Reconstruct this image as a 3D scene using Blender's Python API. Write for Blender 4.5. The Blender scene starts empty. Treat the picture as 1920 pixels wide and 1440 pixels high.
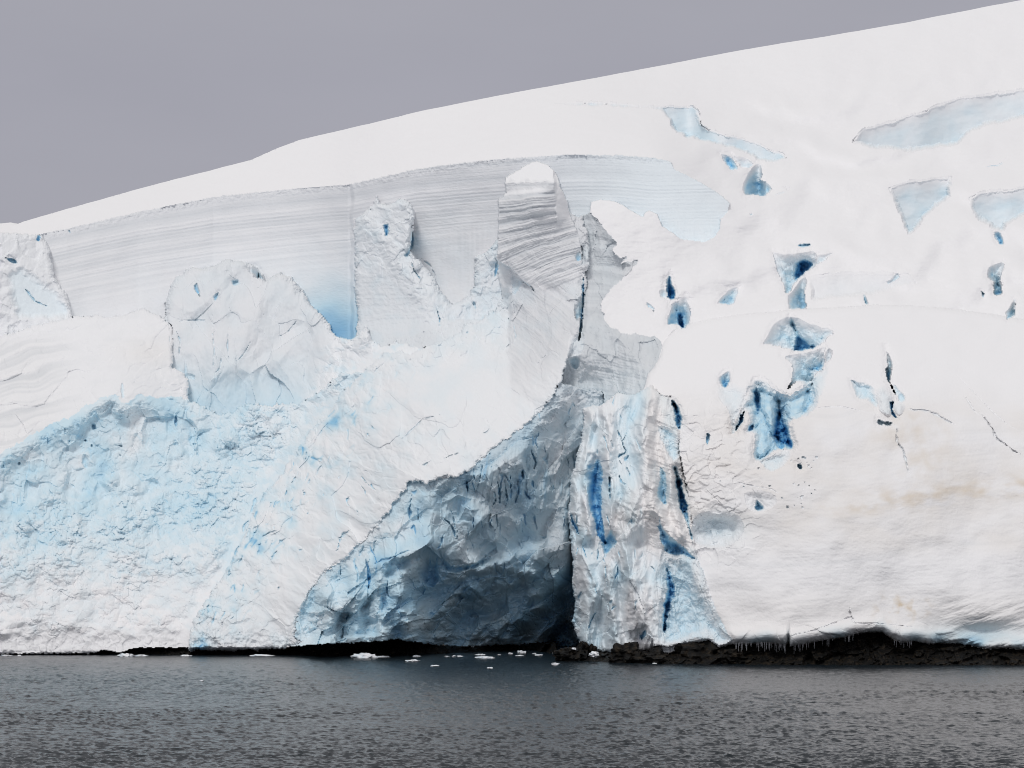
import bpy, math, random
import numpy as np
from mathutils import Vector, Matrix, noise as mnoise

random.seed(7)
rng = np.random.default_rng(11)
scene = bpy.context.scene
COL = scene.collection

# ------------------------------------------------------------------ survey
# camera stands at (0, -600, 23.5) on a ship's deck, looking along +Y at the glacier.
F, D0, HC, VH, UC = 6000.0, 600.0, 23.5, 1000.0, 960.0
def world(u, v, y):
    d = D0 + y
    return (u - UC) * d / F, y, HC - (v - VH) * d / F
def sea_y(v):                      # distance of the sea surface seen under row v
    return F * HC / (v - VH) - D0

# ------------------------------------------------------------------ noise kit
def _h(ix, iy, s):
    ix = ix.astype(np.int64).astype(np.uint32); iy = iy.astype(np.int64).astype(np.uint32)
    h = ix * np.uint32(374761393) + iy * np.uint32(668265263) + np.uint32((s * 2654435761) & 0xffffffff)
    h = (h ^ (h >> np.uint32(13))) * np.uint32(1274126177)
    h = (h ^ (h >> np.uint32(16))) * np.uint32(2246822519)
    return h ^ (h >> np.uint32(15))
def _r(ix, iy, s):
    return _h(ix, iy, s).astype(np.float32) / np.float32(4294967295.0)
def pn(u, v, s=0):
    x0 = np.floor(u); y0 = np.floor(v)
    fx = (u - x0).astype(np.float32); fy = (v - y0).astype(np.float32)
    sx = fx * fx * fx * (fx * (fx * 6 - 15) + 10); sy = fy * fy * fy * (fy * (fy * 6 - 15) + 10)
    def g(i, j):
        a = _r(x0 + i, y0 + j, s) * np.float32(6.2831853)
        return np.cos(a) * (fx - i) + np.sin(a) * (fy - j)
    a = g(0, 0); b = g(1, 0); c = g(0, 1); d = g(1, 1)
    a = a + sx * (b - a); c = c + sx * (d - c)
    return (a + sy * (c - a)) * 1.5
def fbm(u, v, sc, octv=4, s=0, gain=.5, an=1.0):
    o = 0; a = 1.0; f = 1.0 / sc
    for k in range(octv):
        o = o + a * pn(u * f, v * f / an, s + k * 17); a *= gain; f *= 2.03
    return o
def ridged(u, v, sc, octv=3, s=0, an=1.0):
    o = 0; a = 1.0; f = 1.0 / sc
    for k in range(octv):
        o = o + a * (1 - 2 * np.abs(pn(u * f, v * f / an, s + k * 17))); a *= .5; f *= 2.1
    return o
def cells(u, v, sc, s=0, an=1.0, jit=.9):
    """nearest two feature points: F1, F2, cell id, offset from the nearest."""
    x = u / sc; y = v / (sc * an)
    x0 = np.floor(x); y0 = np.floor(y)
    F1 = np.full(x.shape, 9., np.float32); F2 = F1.copy()
    cx = np.zeros_like(F1); cy = np.zeros_like(F1); ii = np.zeros_like(F1); jj = np.zeros_like(F1)
    for i in (-1, 0, 1):
        for j in (-1, 0, 1):
            px = x0 + i; py = y0 + j
            dx = x - (px + .5 + jit * (_r(px, py, s) - .5)); dy = y - (py + .5 + jit * (_r(px, py, s + 1) - .5))
            d = dx * dx + dy * dy
            m = d < F1
            F2 = np.where(m, F1, np.minimum(F2, d))
            F1 = np.where(m, d, F1); cx = np.where(m, dx, cx); cy = np.where(m, dy, cy)
            ii = np.where(m, px, ii); jj = np.where(m, py, jj)
    return np.sqrt(F1), np.sqrt(F2), ii, jj, cx, cy
def facets(u, v, sc, s=0, an=1.0, off=.5, tilt=1.0, warp=.35):
    """broken planes of ice: every cell a tilted plane."""
    w = warp * sc
    uu = u + w * pn(u / sc / .8, v / sc / .8, s + 31); vv = v + w * pn(u / sc / .8, v / sc / .8, s + 32)
    f1, f2, i, j, cx, cy = cells(uu, vv, sc, s, an)
    e = np.clip((f2 - f1) * 4, 0, 1)
    return (off * (_r(i, j, s + 5) - .5) * 2 + tilt * (cx * (_r(i, j, s + 6) - .5) * 2 + cy * (_r(i, j, s + 7) - .5) * 2)) * (.35 + .65 * e)
def lumps(u, v, sc, s=0, an=1.0, warp=.3):
    """rounded boulders of snow: 0 at the crease, 1 on the top of each lump."""
    w = warp * sc
    uu = u + w * pn(u / sc, v / sc, s + 41); vv = v + w * pn(u / sc, v / sc, s + 42)
    f1, f2, i, j, cx, cy = cells(uu, vv, sc, s, an)
    return np.clip(f2 - f1, 0, 1) ** .7 * (.5 + .8 * _r(i, j, s + 9))
def fissures(u, v, sc, s=0, an=2.0, w=.10):
    """thin wandering cracks, broken into short lengths"""
    uu = u + .16 * sc * pn(u / sc * 1.4, v / sc * 1.4, s + 51); vv = v + .3 * sc * pn(u / sc, v / sc, s + 52)
    r = np.abs(pn(uu / sc, vv / (sc * an), s)); z = pn(u / sc / 1.1 + 9, v / sc / 1.6, s + 53)
    return sm(0, 1, 1 - r / (w * np.clip(z * 2.2, 0, 1) + 1e-3)) * sm(.2, .5, z)
def domes(u, v, sc, s=0, an=1.0, warp=.35):
    """cauliflower rubble: rounded heads with sharp creases"""
    w = warp * sc
    uu = u + w * pn(u / sc, v / sc, s + 61); vv = v + w * pn(u / sc, v / sc, s + 62)
    f1, f2, i, j, cx, cy = cells(uu, vv, sc, s, an)
    return np.sqrt(np.clip(1 - f1 * f1, 0, 1)) * (.55 + .6 * _r(i, j, s + 9))
def sm(a, b, x):
    t = np.clip((x - a) / (b - a), 0, 1); return t * t * (3 - 2 * t)
def pl(pts):
    xs = [p[0] for p in pts]; ys = [p[1] for p in pts]
    return lambda u: np.interp(u, xs, ys)
def pl_v(pts):
    vs = [p[0] for p in pts]; us = [p[1] for p in pts]
    return lambda v: np.interp(v, vs, us)
def spl(pts, n=6):
    """smooth the corners of a traced line"""
    P = np.array(pts, float); out = []
    for k in range(len(P) - 1):
        p0 = P[max(k - 1, 0)]; p1 = P[k]; p2 = P[k + 1]; p3 = P[min(k + 2, len(P) - 1)]
        for t in np.linspace(0, 1, n, endpoint=False):
            out.append(tuple(.5 * ((2 * p1) + (-p0 + p2) * t + (2 * p0 - 5 * p1 + 4 * p2 - p3) * t * t + (-p0 + 3 * p1 - 3 * p2 + p3) * t ** 3)))
    out.append(tuple(P[-1])); return out
def bulge(u, v, pts, w):
    """swell along a line"""
    P = np.array(pts, float); d = np.full(u.shape, 1e12)
    for (x0, y0), (x1, y1) in zip(P[:-1], P[1:]):
        ex, ey = x1 - x0, y1 - y0
        t = np.clip(((u - x0) * ex + (v - y0) * ey) / (ex * ex + ey * ey), 0, 1)
        d = np.minimum(d, (u - x0 - ex * t) ** 2 + (v - y0 - ey * t) ** 2)
    return np.exp(-d / (w * w))
def tps(pts):
    P = np.array(pts, float); xy = P[:, :2] / 400.0; n = len(P)
    r2 = ((xy[:, None] - xy[None]) ** 2).sum(-1)
    K = .5 * r2 * np.log(r2 + 1e-12)
    A = np.zeros((n + 3, n + 3)); A[:n, :n] = K + np.eye(n) * 2e-3; A[:n, n] = 1; A[:n, n + 1:] = xy
    A[n, :n] = 1; A[n + 1:, :n] = xy.T
    w = np.linalg.solve(A, np.concatenate([P[:, 2], [0, 0, 0]]))
    def f(u, v):
        x = u / 400.0; y = v / 400.0
        o = w[n] + w[n + 1] * x + w[n + 2] * y
        for k in range(n):
            r = (x - xy[k, 0]) ** 2 + (y - xy[k, 1]) ** 2
            o = o + w[k] * .5 * r * np.log(r + 1e-12)
        return o
    return f

# ------------------------------------------------------------------ the sheet the glacier is carved from
SP = 1.6
U0, U1, V0, V1 = -240., 2160., -70., 1262.
ug = np.arange(U0, U1, SP); vg = np.arange(V0, V1, SP)
U, V = np.meshgrid(ug, vg)
U = U.astype(np.float64); V = V.astype(np.float64)
NR, NC = U.shape
def box(poly, m=8):
    a = np.array(poly)
    c0 = int(max(0, (a[:, 0].min() - m - U0) // SP)); c1 = int(min(NC, (a[:, 0].max() + m - U0) // SP + 2))
    r0 = int(max(0, (a[:, 1].min() - m - V0) // SP)); r1 = int(min(NR, (a[:, 1].max() + m - V0) // SP + 2))
    return slice(r0, r1), slice(c0, c1)
def sdf(poly, u, v):
    a = np.array(poly, float); n = len(a)
    d = np.full(u.shape, 1e12); ins = np.zeros(u.shape, bool)
    for k in range(n):
        x0, y0 = a[k]; x1, y1 = a[(k + 1) % n]
        ex, ey = x1 - x0, y1 - y0
        wx = u - x0; wy = v - y0
        t = np.clip((wx * ex + wy * ey) / (ex * ex + ey * ey + 1e-9), 0, 1)
        d = np.minimum(d, (wx - ex * t) ** 2 + (wy - ey * t) ** 2)
        if y0 != y1:
            c = (y0 <= v) != (y1 <= v)
            ins ^= c & (u < x0 + (v - y0) / (y1 - y0) * ex)
    d = np.sqrt(d)
    return np.where(ins, -d, d)

Y = np.full(U.shape, np.nan); LAB = np.full(U.shape, -1, np.int16)
BL = np.zeros(U.shape, np.float32); DI = np.zeros(U.shape, np.float32); GR = np.zeros(U.shape, np.float32)
CRV = np.full(U.shape, -1, np.int16)

LAYERS = []
def layer(name, poly, base, detail, en=2.0, es=14., rim=10., rimd=2.0):
    LAYERS.append((name, poly, base, detail, en, es, rim, rimd))

# ------------------------------------------------------------------ traced outlines
SKY = [(-260, 452), (-120, 436), (-40, 428), (0, 419), (20, 417), (30, 421), (42, 416), (150, 385), (270, 351), (400, 318), (470, 300), (520, 278), (560, 263), (610, 251), (700, 230), (800, 206), (930, 180), (1100, 149), (1250, 121), (1400, 92), (1550, 68), (1700, 42), (1850, 12), (1960, -8), (2180, -50)]
LIP = [(-240, 470), (0, 452), (40, 444), (75, 440), (125, 430), (180, 417), (260, 398), (330, 385), (400, 370), (480, 362), (560, 354), (652, 348), (662, 345), (720, 332), (780, 318), (860, 307), (950, 298), (1060, 291), (1160, 292), (1230, 297)]
lipf = pl(LIP)

snow_y = tps([(-240, 470, 88), (0, 445, 95), (300, 390, 103), (660, 345, 106), (1000, 295, 100), (1240, 300, 94),
              (-240, 440, 100), (0, 418, 112), (300, 345, 126), (560, 262, 138), (900, 186, 160), (1200, 131, 185), (1500, 78, 215), (1900, 2, 255), (2150, -45, 280),
              (1300, 240, 135), (1500, 300, 128), (1900, 250, 165), (1400, 420, 86), (1650, 420, 95), (1900, 420, 100), (2150, 420, 104),
              (1130, 400, 70), (1130, 560, 50), (1280, 560, 52), (1600, 580, 56), (1920, 590, 58), (2150, 600, 60), (1240, 700, 22)])
def d_snow(u, v, y):
    ter = sm(1180, 1420, u) * sm(40, 160, v - np.interp(u, [p[0] for p in SKY], [p[1] for p in SKY]))
    y = y + ter * 1.5 * np.sin((v + .12 * u + 55 * fbm(u, v, 210, 3, 9)) / 15.5) + 1.6 * fbm(u, v, 190, 3, 1) + .26 * fbm(u, v, 40, 3, 5, an=.4) + .07 * fbm(u, v, 13, 3, 7, an=.35) * np.clip(.4 + fbm(u, v, 120, 2, 6), 0, 1) + .03 * fbm(u, v, 7, 2, 8)
    return y, 0 * u, 0 * u, 0 * u
snow_poly = SKY + [(2180, 900), (-260, 900)]
layer('snowfield', snow_poly, snow_y, d_snow, .45, 60, 0, 0)

# long layered cliff
cliff_y = tps([(-240, 480, 84), (75, 445, 92), (300, 390, 102), (660, 345, 105.5), (1000, 295, 99), (1230, 300, 93), (1360, 390, 87),
               (300, 600, 97), (660, 640, 103), (1000, 600, 93), (1300, 450, 84), (75, 600, 86)])
cliff_poly = LIP + [(1258, 304), (1263, 318), (1285, 328), (1312, 342), (1345, 362), (1369, 382), (1362, 398), (1350, 412), (1349, 436), (1338, 448), (1318, 455), (1270, 470), (1240, 620), (1000, 760), (300, 760), (-240, 640)]
def strat1(s, seed, per=(7., 3.4, 15.)):
    z = np.zeros_like(s)
    return pn(s / per[0], z + .37, seed) + .6 * pn(s / per[1], z + .73, seed + 3) + .9 * pn(s / per[2], z + .11, seed + 6)
def d_cliff(u, v, y):
    h = v - lipf(u); lu = np.clip(u, -200, 1235); lv = lipf(lu)
    y = y + (snow_y(lu, lv) + .5 - cliff_y(lu, lv)) * (1 - sm(200, 420, h)) * (1 - sm(1060, 1220, u))
    s = v - .86 * lipf(u) + 4 * fbm(u, v, 260, 2, 21)
    k = 1 - sm(60, 190, h)
    st = strat1(s, 50, (5.2, 2.7, 12.)) * (.8 + .5 * pn(u / 140, s / 9, 60))
    y = y + st * (.015 + .075 * k) + .6 * fbm(u, v, 120, 3, 23) + .03 * fbm(u, v, 9, 3, 25, an=.4)
    y = y + 0 * u
    # ragged crumbling crust under the lip
    y = y + (1 - sm(4, 15, h)) * .22 * fbm(u, v, 8, 3, 28)
    y = y - 1.5 * sm(656, 664, u + 3 * pn(v / 30, v * 0, 3)) * (1 - sm(700, 960, u))
    # flutes low on the right part
    y = y + .12 * sm(800, 860, u) * sm(90, 150, h) * pn(u / 7, v / 160, 29)
    bl = .01 + .14 * sm(900, 1250, u) + .50 * np.exp(-(((u - 625) / 80) ** 2 + ((v - 620) / 66) ** 2)) + .06 * sm(60, 190, h) * (1 - sm(700, 1000, u))
    bl = bl + .10 * np.clip(fbm(u, v, 60, 3, 27), -1, 1) * sm(60, 160, h) * 0.5
    bl = bl * (1 - .8 * np.exp(-(((u - 200) / 130) ** 2 + ((v - 560) / 60) ** 2)))
    gr = (k * np.clip(.45 + .6 * st, 0, 1) * .45 + .16) * (1 - .85 * sm(1060, 1260, u))
    return y, bl, 0 * u, gr
layer('ice_cliff', cliff_poly, cliff_y, d_cliff, 1.3, 7, 0, 0)

# the snow terrace right of the notch lies in front of the cliff's right end
terr_poly = [(1107, 400), (1109, 380), (1125, 375), (1150, 378), (1168, 386), (1190, 400), (1207, 409), (1209, 400), (1218, 396), (1232, 402), (1240, 424), (1262, 438), (1275, 449), (1320, 455), (1340, 446), (1350, 430), (1352, 414), (1364, 398), (1400, 380), (2180, 380), (2180, 760), (1107, 760)]
layer('snowfield', terr_poly, snow_y, d_snow, 0.8, 9, 0, 0)

# smooth pale face and broken blocks at the far left
left_y = tps([(-240, 480, 74), (0, 450, 84), (80, 440, 91), (20, 520, 82), (130, 560, 86), (0, 600, 80), (130, 600, 84), (-240, 600, 76), (0, 700, 78)])
left_poly = [(-240, 458), (-60, 446), (-20, 440), (10, 437), (42, 440), (80, 443), (92, 470), (100, 520), (126, 556), (134, 592), (120, 700), (-240, 700)]
def d_left(u, v, y):
    face = sm(-3, 12, -sdf(spl([(14, 520), (36, 500), (66, 518), (112, 556), (131, 590), (70, 599), (28, 588), (14, 520)], 4)[:-1], u, v) + 5 * fbm(u, v, 22, 3, 73))
    rough = 1 - face
    y = y + 1.5 * face + rough * (1.1 * facets(u, v, 34, 71) + .35 * facets(u, v, 14, 75)) + .12 * fbm(u, v, 14, 3, 77)
    return y, .17 * face + .04 * rough, 0 * u, .12 * rough
layer('ice_block', left_poly, left_y, d_left, 2.5, 12, 8, 2)

# leaning block against the cliff
blockh_y = tps([(665, 420, 92), (720, 385, 93), (770, 400, 90), (700, 520, 86), (770, 480, 88), (830, 560, 82), (680, 620, 78), (900, 600, 78), (950, 450, 84), (950, 640, 70), (700, 720, 62), (640, 720, 64), (930, 740, 50)])
blockh_poly = [(664, 430), (669, 412), (688, 396), (702, 384), (706, 366), (712, 382), (728, 386), (748, 374), (768, 378), (776, 404), (771, 440), (768, 474), (788, 492), (812, 520), (826, 548), (848, 572), (876, 560), (890, 540), (892, 482), (906, 476), (916, 470), (940, 440), (1000, 470), (1000, 800), (640, 800), (668, 640), (672, 590), (666, 540), (668, 480)]
def d_blockh(u, v, y):
    pow_ = np.exp(-((u - (700 + (v - 430) * .75)) / 26) ** 2)
    flat = sm(500, 530, v) * (1 - sm(740, 790, u - (v - 520) * .5)) * (1 - pow_)
    s = v + .05 * u + 3 * fbm(u, v, 60, 2, 81)
    y = y + (1 - .85 * flat) * (1.4 * facets(u, v, 46, 83, 1.3) + .6 * facets(u, v, 18, 86)) + .16 * fbm(u, v, 8, 3, 88) + flat * .12 * strat1(s, 90) - 1.6 * pow_ * (1 + .3 * lumps(u, v, 12, 92))
    bl = .08 + .10 * np.clip(fbm(u, v, 30, 2, 95), 0, 1) + .08 * sm(820, 900, u) * np.clip(fbm(u, v, 30, 2, 96) + .3, 0, 1)
    return y, bl, 0 * u, .12 + .18 * flat
layer('ice_block', blockh_poly, blockh_y, d_blockh, 2.6, 11, 9, 2.5)

# big grey-blue serac and the rubble ridge to its right
blockg_y = tps([(315, 560, 78), (420, 495, 78), (525, 515, 75), (630, 635, 68), (320, 700, 66), (450, 640, 66), (560, 640, 66), (450, 780, 60), (690, 620, 64), (620, 780, 54), (720, 760, 54), (800, 680, 64), (330, 620, 70)])
blockg_poly = [(306, 640), (312, 570), (318, 545), (326, 526), (345, 512), (362, 500), (376, 506), (400, 499), (424, 488), (450, 490), (478, 500), (498, 526), (512, 520), (526, 512), (546, 522), (562, 544), (577, 560), (586, 578), (604, 592), (618, 612), (632, 634), (650, 637), (662, 640), (674, 624), (688, 613), (698, 640), (716, 652), (740, 642), (765, 646), (800, 660), (840, 640), (860, 860), (300, 860)]
def d_blockg(u, v, y):
    rub = sm(590, 640, u - (v - 640) * -.4)
    body = 1 - rub
    y = y + body * (3.6 * facets(u, v, 100, 101, 1.5, .5, 1.3, .2) + 1.0 * facets(u, v, 44, 104, 1.7, .4, 1.0, .25) - 1.6 * bulge(u, v, [(420, 500), (415, 600), (400, 700)], 18) - 1.6 * bulge(u, v, [(520, 530), (470, 600), (440, 690)], 22) - 1.2 * bulge(u, v, [(545, 560), (590, 610), (610, 650)], 20) + .25 * fbm(u, v, 16, 3, 107, an=1.6))
    y = y + rub * (-2.2 * lumps(u, v, 40, 111, 1.5) + .9 * facets(u, v, 26, 112, 1.4) - .9 * domes(u, v, 14, 113) - .4 * domes(u, v, 7, 114))
    # hollow at the foot of the block
    y = y + 3.5 * np.exp(-(((u - 545) / 60) ** 2 + ((v - 700) / 70) ** 2)) + 2.2 * np.exp(-(((u - 370) / 34) ** 2 + ((v - 610) / 36) ** 2))
    bl = body * (.08 + .24 * sm(650, 760, v) + .06 * np.clip(fbm(u, v, 50, 3, 117), -.6, 1)) + rub * (.06 + .22 * np.clip(fbm(u, v, 26, 3, 118), 0, 1))
    return y, bl, .15 * np.exp(-(((u - 300) / 30) ** 2 + ((v - 660) / 26) ** 2)) * (.5 + fbm(u, v, 12, 2, 119)), .22 * body
layer('ice_block', blockg_poly, blockg_y, d_blockg, 3.2, 14, 12, 4)

# left snow shoulder
shoul_y = tps([(-240, 680, 66), (0, 635, 70), (150, 598, 74), (310, 590, 74), (0, 740, 52), (150, 720, 54), (320, 690, 60), (0, 850, 36), (200, 740, 46), (-240, 920, 32), (330, 800, 50)])
shoul_poly = [(-240, 672), (-60, 646), (0, 633), (60, 613), (125, 599), (180, 592), (205, 598), (250, 585), (270, 580), (300, 596), (322, 610), (324, 690), (352, 706), (350, 820), (0, 940), (-240, 1000)]
def d_shoul(u, v, y):
    lf = (1 - sm(60, 170, u)) * sm(620, 650, v)
    s = v + .26 * u + 10 * fbm(u, v, 90, 2, 121)
    y = y + lf * .32 * strat1(s, 123, (12., 5., 21.)) + .8 * facets(u + .5 * v, v, 60, 125, .6) + .25 * facets(u + .5 * v, v, 22, 127, .6) + .05 * fbm(u, v, 7, 3, 128)
    dots = sm(.62, .8, fbm(u + .3 * v, v, 15, 3, 129, .6, .7)) * sm(600, 640, v)
    dots = dots * 0
    y = y - .35 * domes(u + .3 * v, v, 22, 130, .8) * np.clip(fbm(u, v, 60, 2, 132) - .1, 0, 1)
    return y, .02 + .14 * dots, .12 * np.exp(-(((u - 280) / 60) ** 2 + ((v - 660) / 26) ** 2)) + .04 * lf, .34 * lf * np.clip(.15 + strat1(s, 123, (12., 5., 21.)), 0, 1) + .04 + .10 * np.clip(fbm(u + .6 * v, v, 60, 3, 120, an=.4), 0, 1)
layer('snow_shoulder', shoul_poly, shoul_y, d_shoul, 3, 15, 8, 1.5)

# avalanche debris bowl, steep broken blue face at its head
deb_y = tps([(-240, 950, 28), (0, 855, 37), (190, 750, 47), (345, 715, 55), (0, 960, 33), (150, 930, 40), (320, 880, 48), (-240, 1100, 20), (0, 1040, 24), (180, 1040, 28), (350, 960, 42),
             (480, 770, 56), (560, 770, 56), (480, 880, 48), (0, 1225, 17.5), (-240, 1225, 17.5), (250, 1225, 18), (360, 1225, 17.5), (200, 1140, 22), (420, 1060, 26), (640, 760, 50), (500, 1225, 20)])
deb_poly = [(-240, 960), (-60, 884), (0, 852), (60, 816), (108, 790), (132, 784), (160, 764), (195, 744), (222, 742), (232, 760), (262, 740), (300, 748), (330, 742), (352, 752), (372, 760), (410, 778), (440, 772), (455, 760), (486, 757), (500, 764), (520, 758), (560, 758), (590, 742), (640, 700), (700, 700), (700, 1262), (-240, 1262)]
debtop = pl([(-240, 960), (0, 852), (108, 790), (195, 744), (262, 740), (350, 752), (700, 760)])
debfoot = pl([(-240, 1040), (0, 960), (100, 950), (200, 940), (300, 920), (380, 860), (450, 790), (700, 770)])
def d_deb(u, v, y):
    t = (v - debtop(u)) / (debfoot(u) - debtop(u) + 1e-6)
    face = (1 - sm(.75, 1.1, t + .25 * fbm(u, v, 60, 3, 131))) * (1 - sm(400, 470, u))
    fi = fissures(u, v, 26, 134, 1.5, .12)
    y = y + face * (1.9 * facets(u, v, 62, 133, 1.2) + .8 * facets(u, v, 26, 136) + .3 * facets(u, v, 11, 138) + .10 * fbm(u, v, 9, 3, 139) + 0.0 * fi)
    sl = 1 - face
    base = sm(1172, 1206, v + 10 * fbm(u, v, 30, 2, 140))
    y = y + sl * (1 - base) * (1.6 * fbm(u, v, 90, 3, 141) - (1.5 - 1.0 * sm(1000, 1120, v)) * lumps(u, v, 44, 143, .7) - (1.5 * domes(u, v, 30, 144, .8, .5) + 1.25 * domes(u, v, 14, 145, .85, .5) + .9 * domes(u, v, 7.5, 147, .9, .5)) * 1.15 * np.clip(.85 + .5 * fbm(u, v, 70, 2, 148), .5, 1.2) * (1 - .62 * sm(1000, 1120, v)))
    y = y + base * (.7 * facets(u, v, 44, 151) + .4 * facets(u, v, 17, 153) + .15 * fbm(u, v, 9, 3, 155)) + 1.0 * sm(1218, 1232, v)
    n = fbm(u, v, 70, 4, 157)
    bl = face * (.27 + .16 * np.clip(n, -1, 1) + .10 * fi) + sl * (.25 * (1 - sm(960, 1150, v + 60 * n)) + .06 + .08 * np.clip(n, 0, 1)) * (1 - base) * (1 - .35 * sm(380, 560, u)) + .07 * sl * (1 - base) + .03 * sl
    bl = bl + .16 * sl * (1 - base) * (.35 - domes(u, v, 14, 145, .8, .5)) + .12 * sl * (.3 - domes(u, v, 30, 144, .75, .5))  # cyan light bouncing between the lumps, painted into the creases as ice blue
    bl = bl * (1 - .5 * sm(440, 560, u) * sl * 0)
    return y, bl, 0 * u, .02 + .12 * base
layer('debris_slope', deb_poly, deb_y, d_deb, 3.5, 12, 5, 1.2)

# grey side wall of the terrace, behind the pinnacle ridge
wallf_y = tps([(1107, 400, 73), (1107, 540, 60), (1150, 460, 66), (1190, 490, 60), (1130, 600, 44), (1240, 650, 33), (1090, 640, 48), (1060, 740, 36), (1120, 740, 34), (1220, 720, 22), (1180, 640, 38), (1080, 480, 72), (1060, 560, 62), (1000, 800, 30), (1100, 850, 28)])
wallf_poly = [(1060, 420), (1106, 400), (1118, 412), (1128, 424), (1142, 440), (1152, 452), (1154, 460), (1146, 466), (1152, 478), (1166, 486), (1174, 484), (1162, 496), (1180, 490), (1195, 490), (1180, 508), (1164, 524), (1146, 540), (1132, 556), (1125, 570), (1128, 586), (1134, 602), (1142, 614), (1160, 622), (1178, 628), (1192, 626), (1206, 630), (1226, 632), (1240, 640), (1242, 660), (1236, 684), (1226, 700), (1221, 720), (1222, 760), (1222, 900), (960, 900), (1000, 760)]
def d_wallf(u, v, y):
    s = v - .2 * u + 6 * fbm(u, v, 70, 2, 161)
    y = y + .10 * strat1(s, 163) * (.4 + sm(1095, 1120, u)) + 1.5 * facets(u, v, 40, 165, 1.8) + .3 * fbm(u, v, 18, 3, 166) + .3 * facets(u, v, 15, 167, 2) + .13 * fbm(u, v, 7, 3, 169, an=2) + .3 * pn(u / 9, v / 70, 170)
    bl = .10 + .14 * sm(680, 760, v) + .05 * fbm(u, v, 40, 3, 171)
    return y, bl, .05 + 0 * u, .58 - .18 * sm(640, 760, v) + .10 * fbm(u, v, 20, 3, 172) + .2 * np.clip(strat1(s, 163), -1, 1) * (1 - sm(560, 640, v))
wallf_r = pl_v([(400, 1106), (424, 1128), (452, 1153), (480, 1160), (500, 1186), (524, 1164), (556, 1132), (586, 1128), (610, 1136), (640, 1165), (684, 1200), (720, 1215), (800, 1222)])
def wallf_base(u, v):
    d_ = np.clip(wallf_r(v) - u, 0, 200)
    y1 = snow_y(u, v) + .4 + 9 * (1 - np.exp(-d_ / 55))
    w_ = sm(640, 720, v)
    return y1 * (1 - w_) + wallf_y(u, v) * w_
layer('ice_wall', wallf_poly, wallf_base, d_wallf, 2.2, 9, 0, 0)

# cave wall
cave_y = tps([(560, 1230, 9), (560, 1150, 12.5), (640, 1050, 14), (700, 1000, 15), (770, 905, 17), (850, 893, 15), (950, 820, 19), (1060, 735, 30), (1110, 760, 31),
              (850, 1000, 16), (950, 960, 20), (1070, 900, 32), (900, 930, 17), (760, 1000, 10), (700, 1100, 7), (640, 1130, 8.5), (765, 1075, 8), (750, 1130, 5), (860, 1060, 18.5), (960, 1040, 25), (1050, 1060, 35),
              (650, 1200, 5), (730, 1200, 5.5), (775, 1200, 13), (812, 1130, 19), (900, 1120, 28), (1000, 1110, 35), (830, 1210, 33), (900, 1210, 43), (1000, 1210, 50), (1070, 1210, 54), (1070, 1120, 46), (900, 1250, 45), (1050, 1250, 54), (560, 1262, 9), (720, 1262, 7)])
cave_poly = [(540, 1262), (552, 1150), (580, 1100), (640, 1030), (700, 980), (740, 920), (765, 890), (850, 880), (885, 870), (940, 815), (1000, 765), (1050, 720), (1130, 735), (1140, 1262)]
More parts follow.
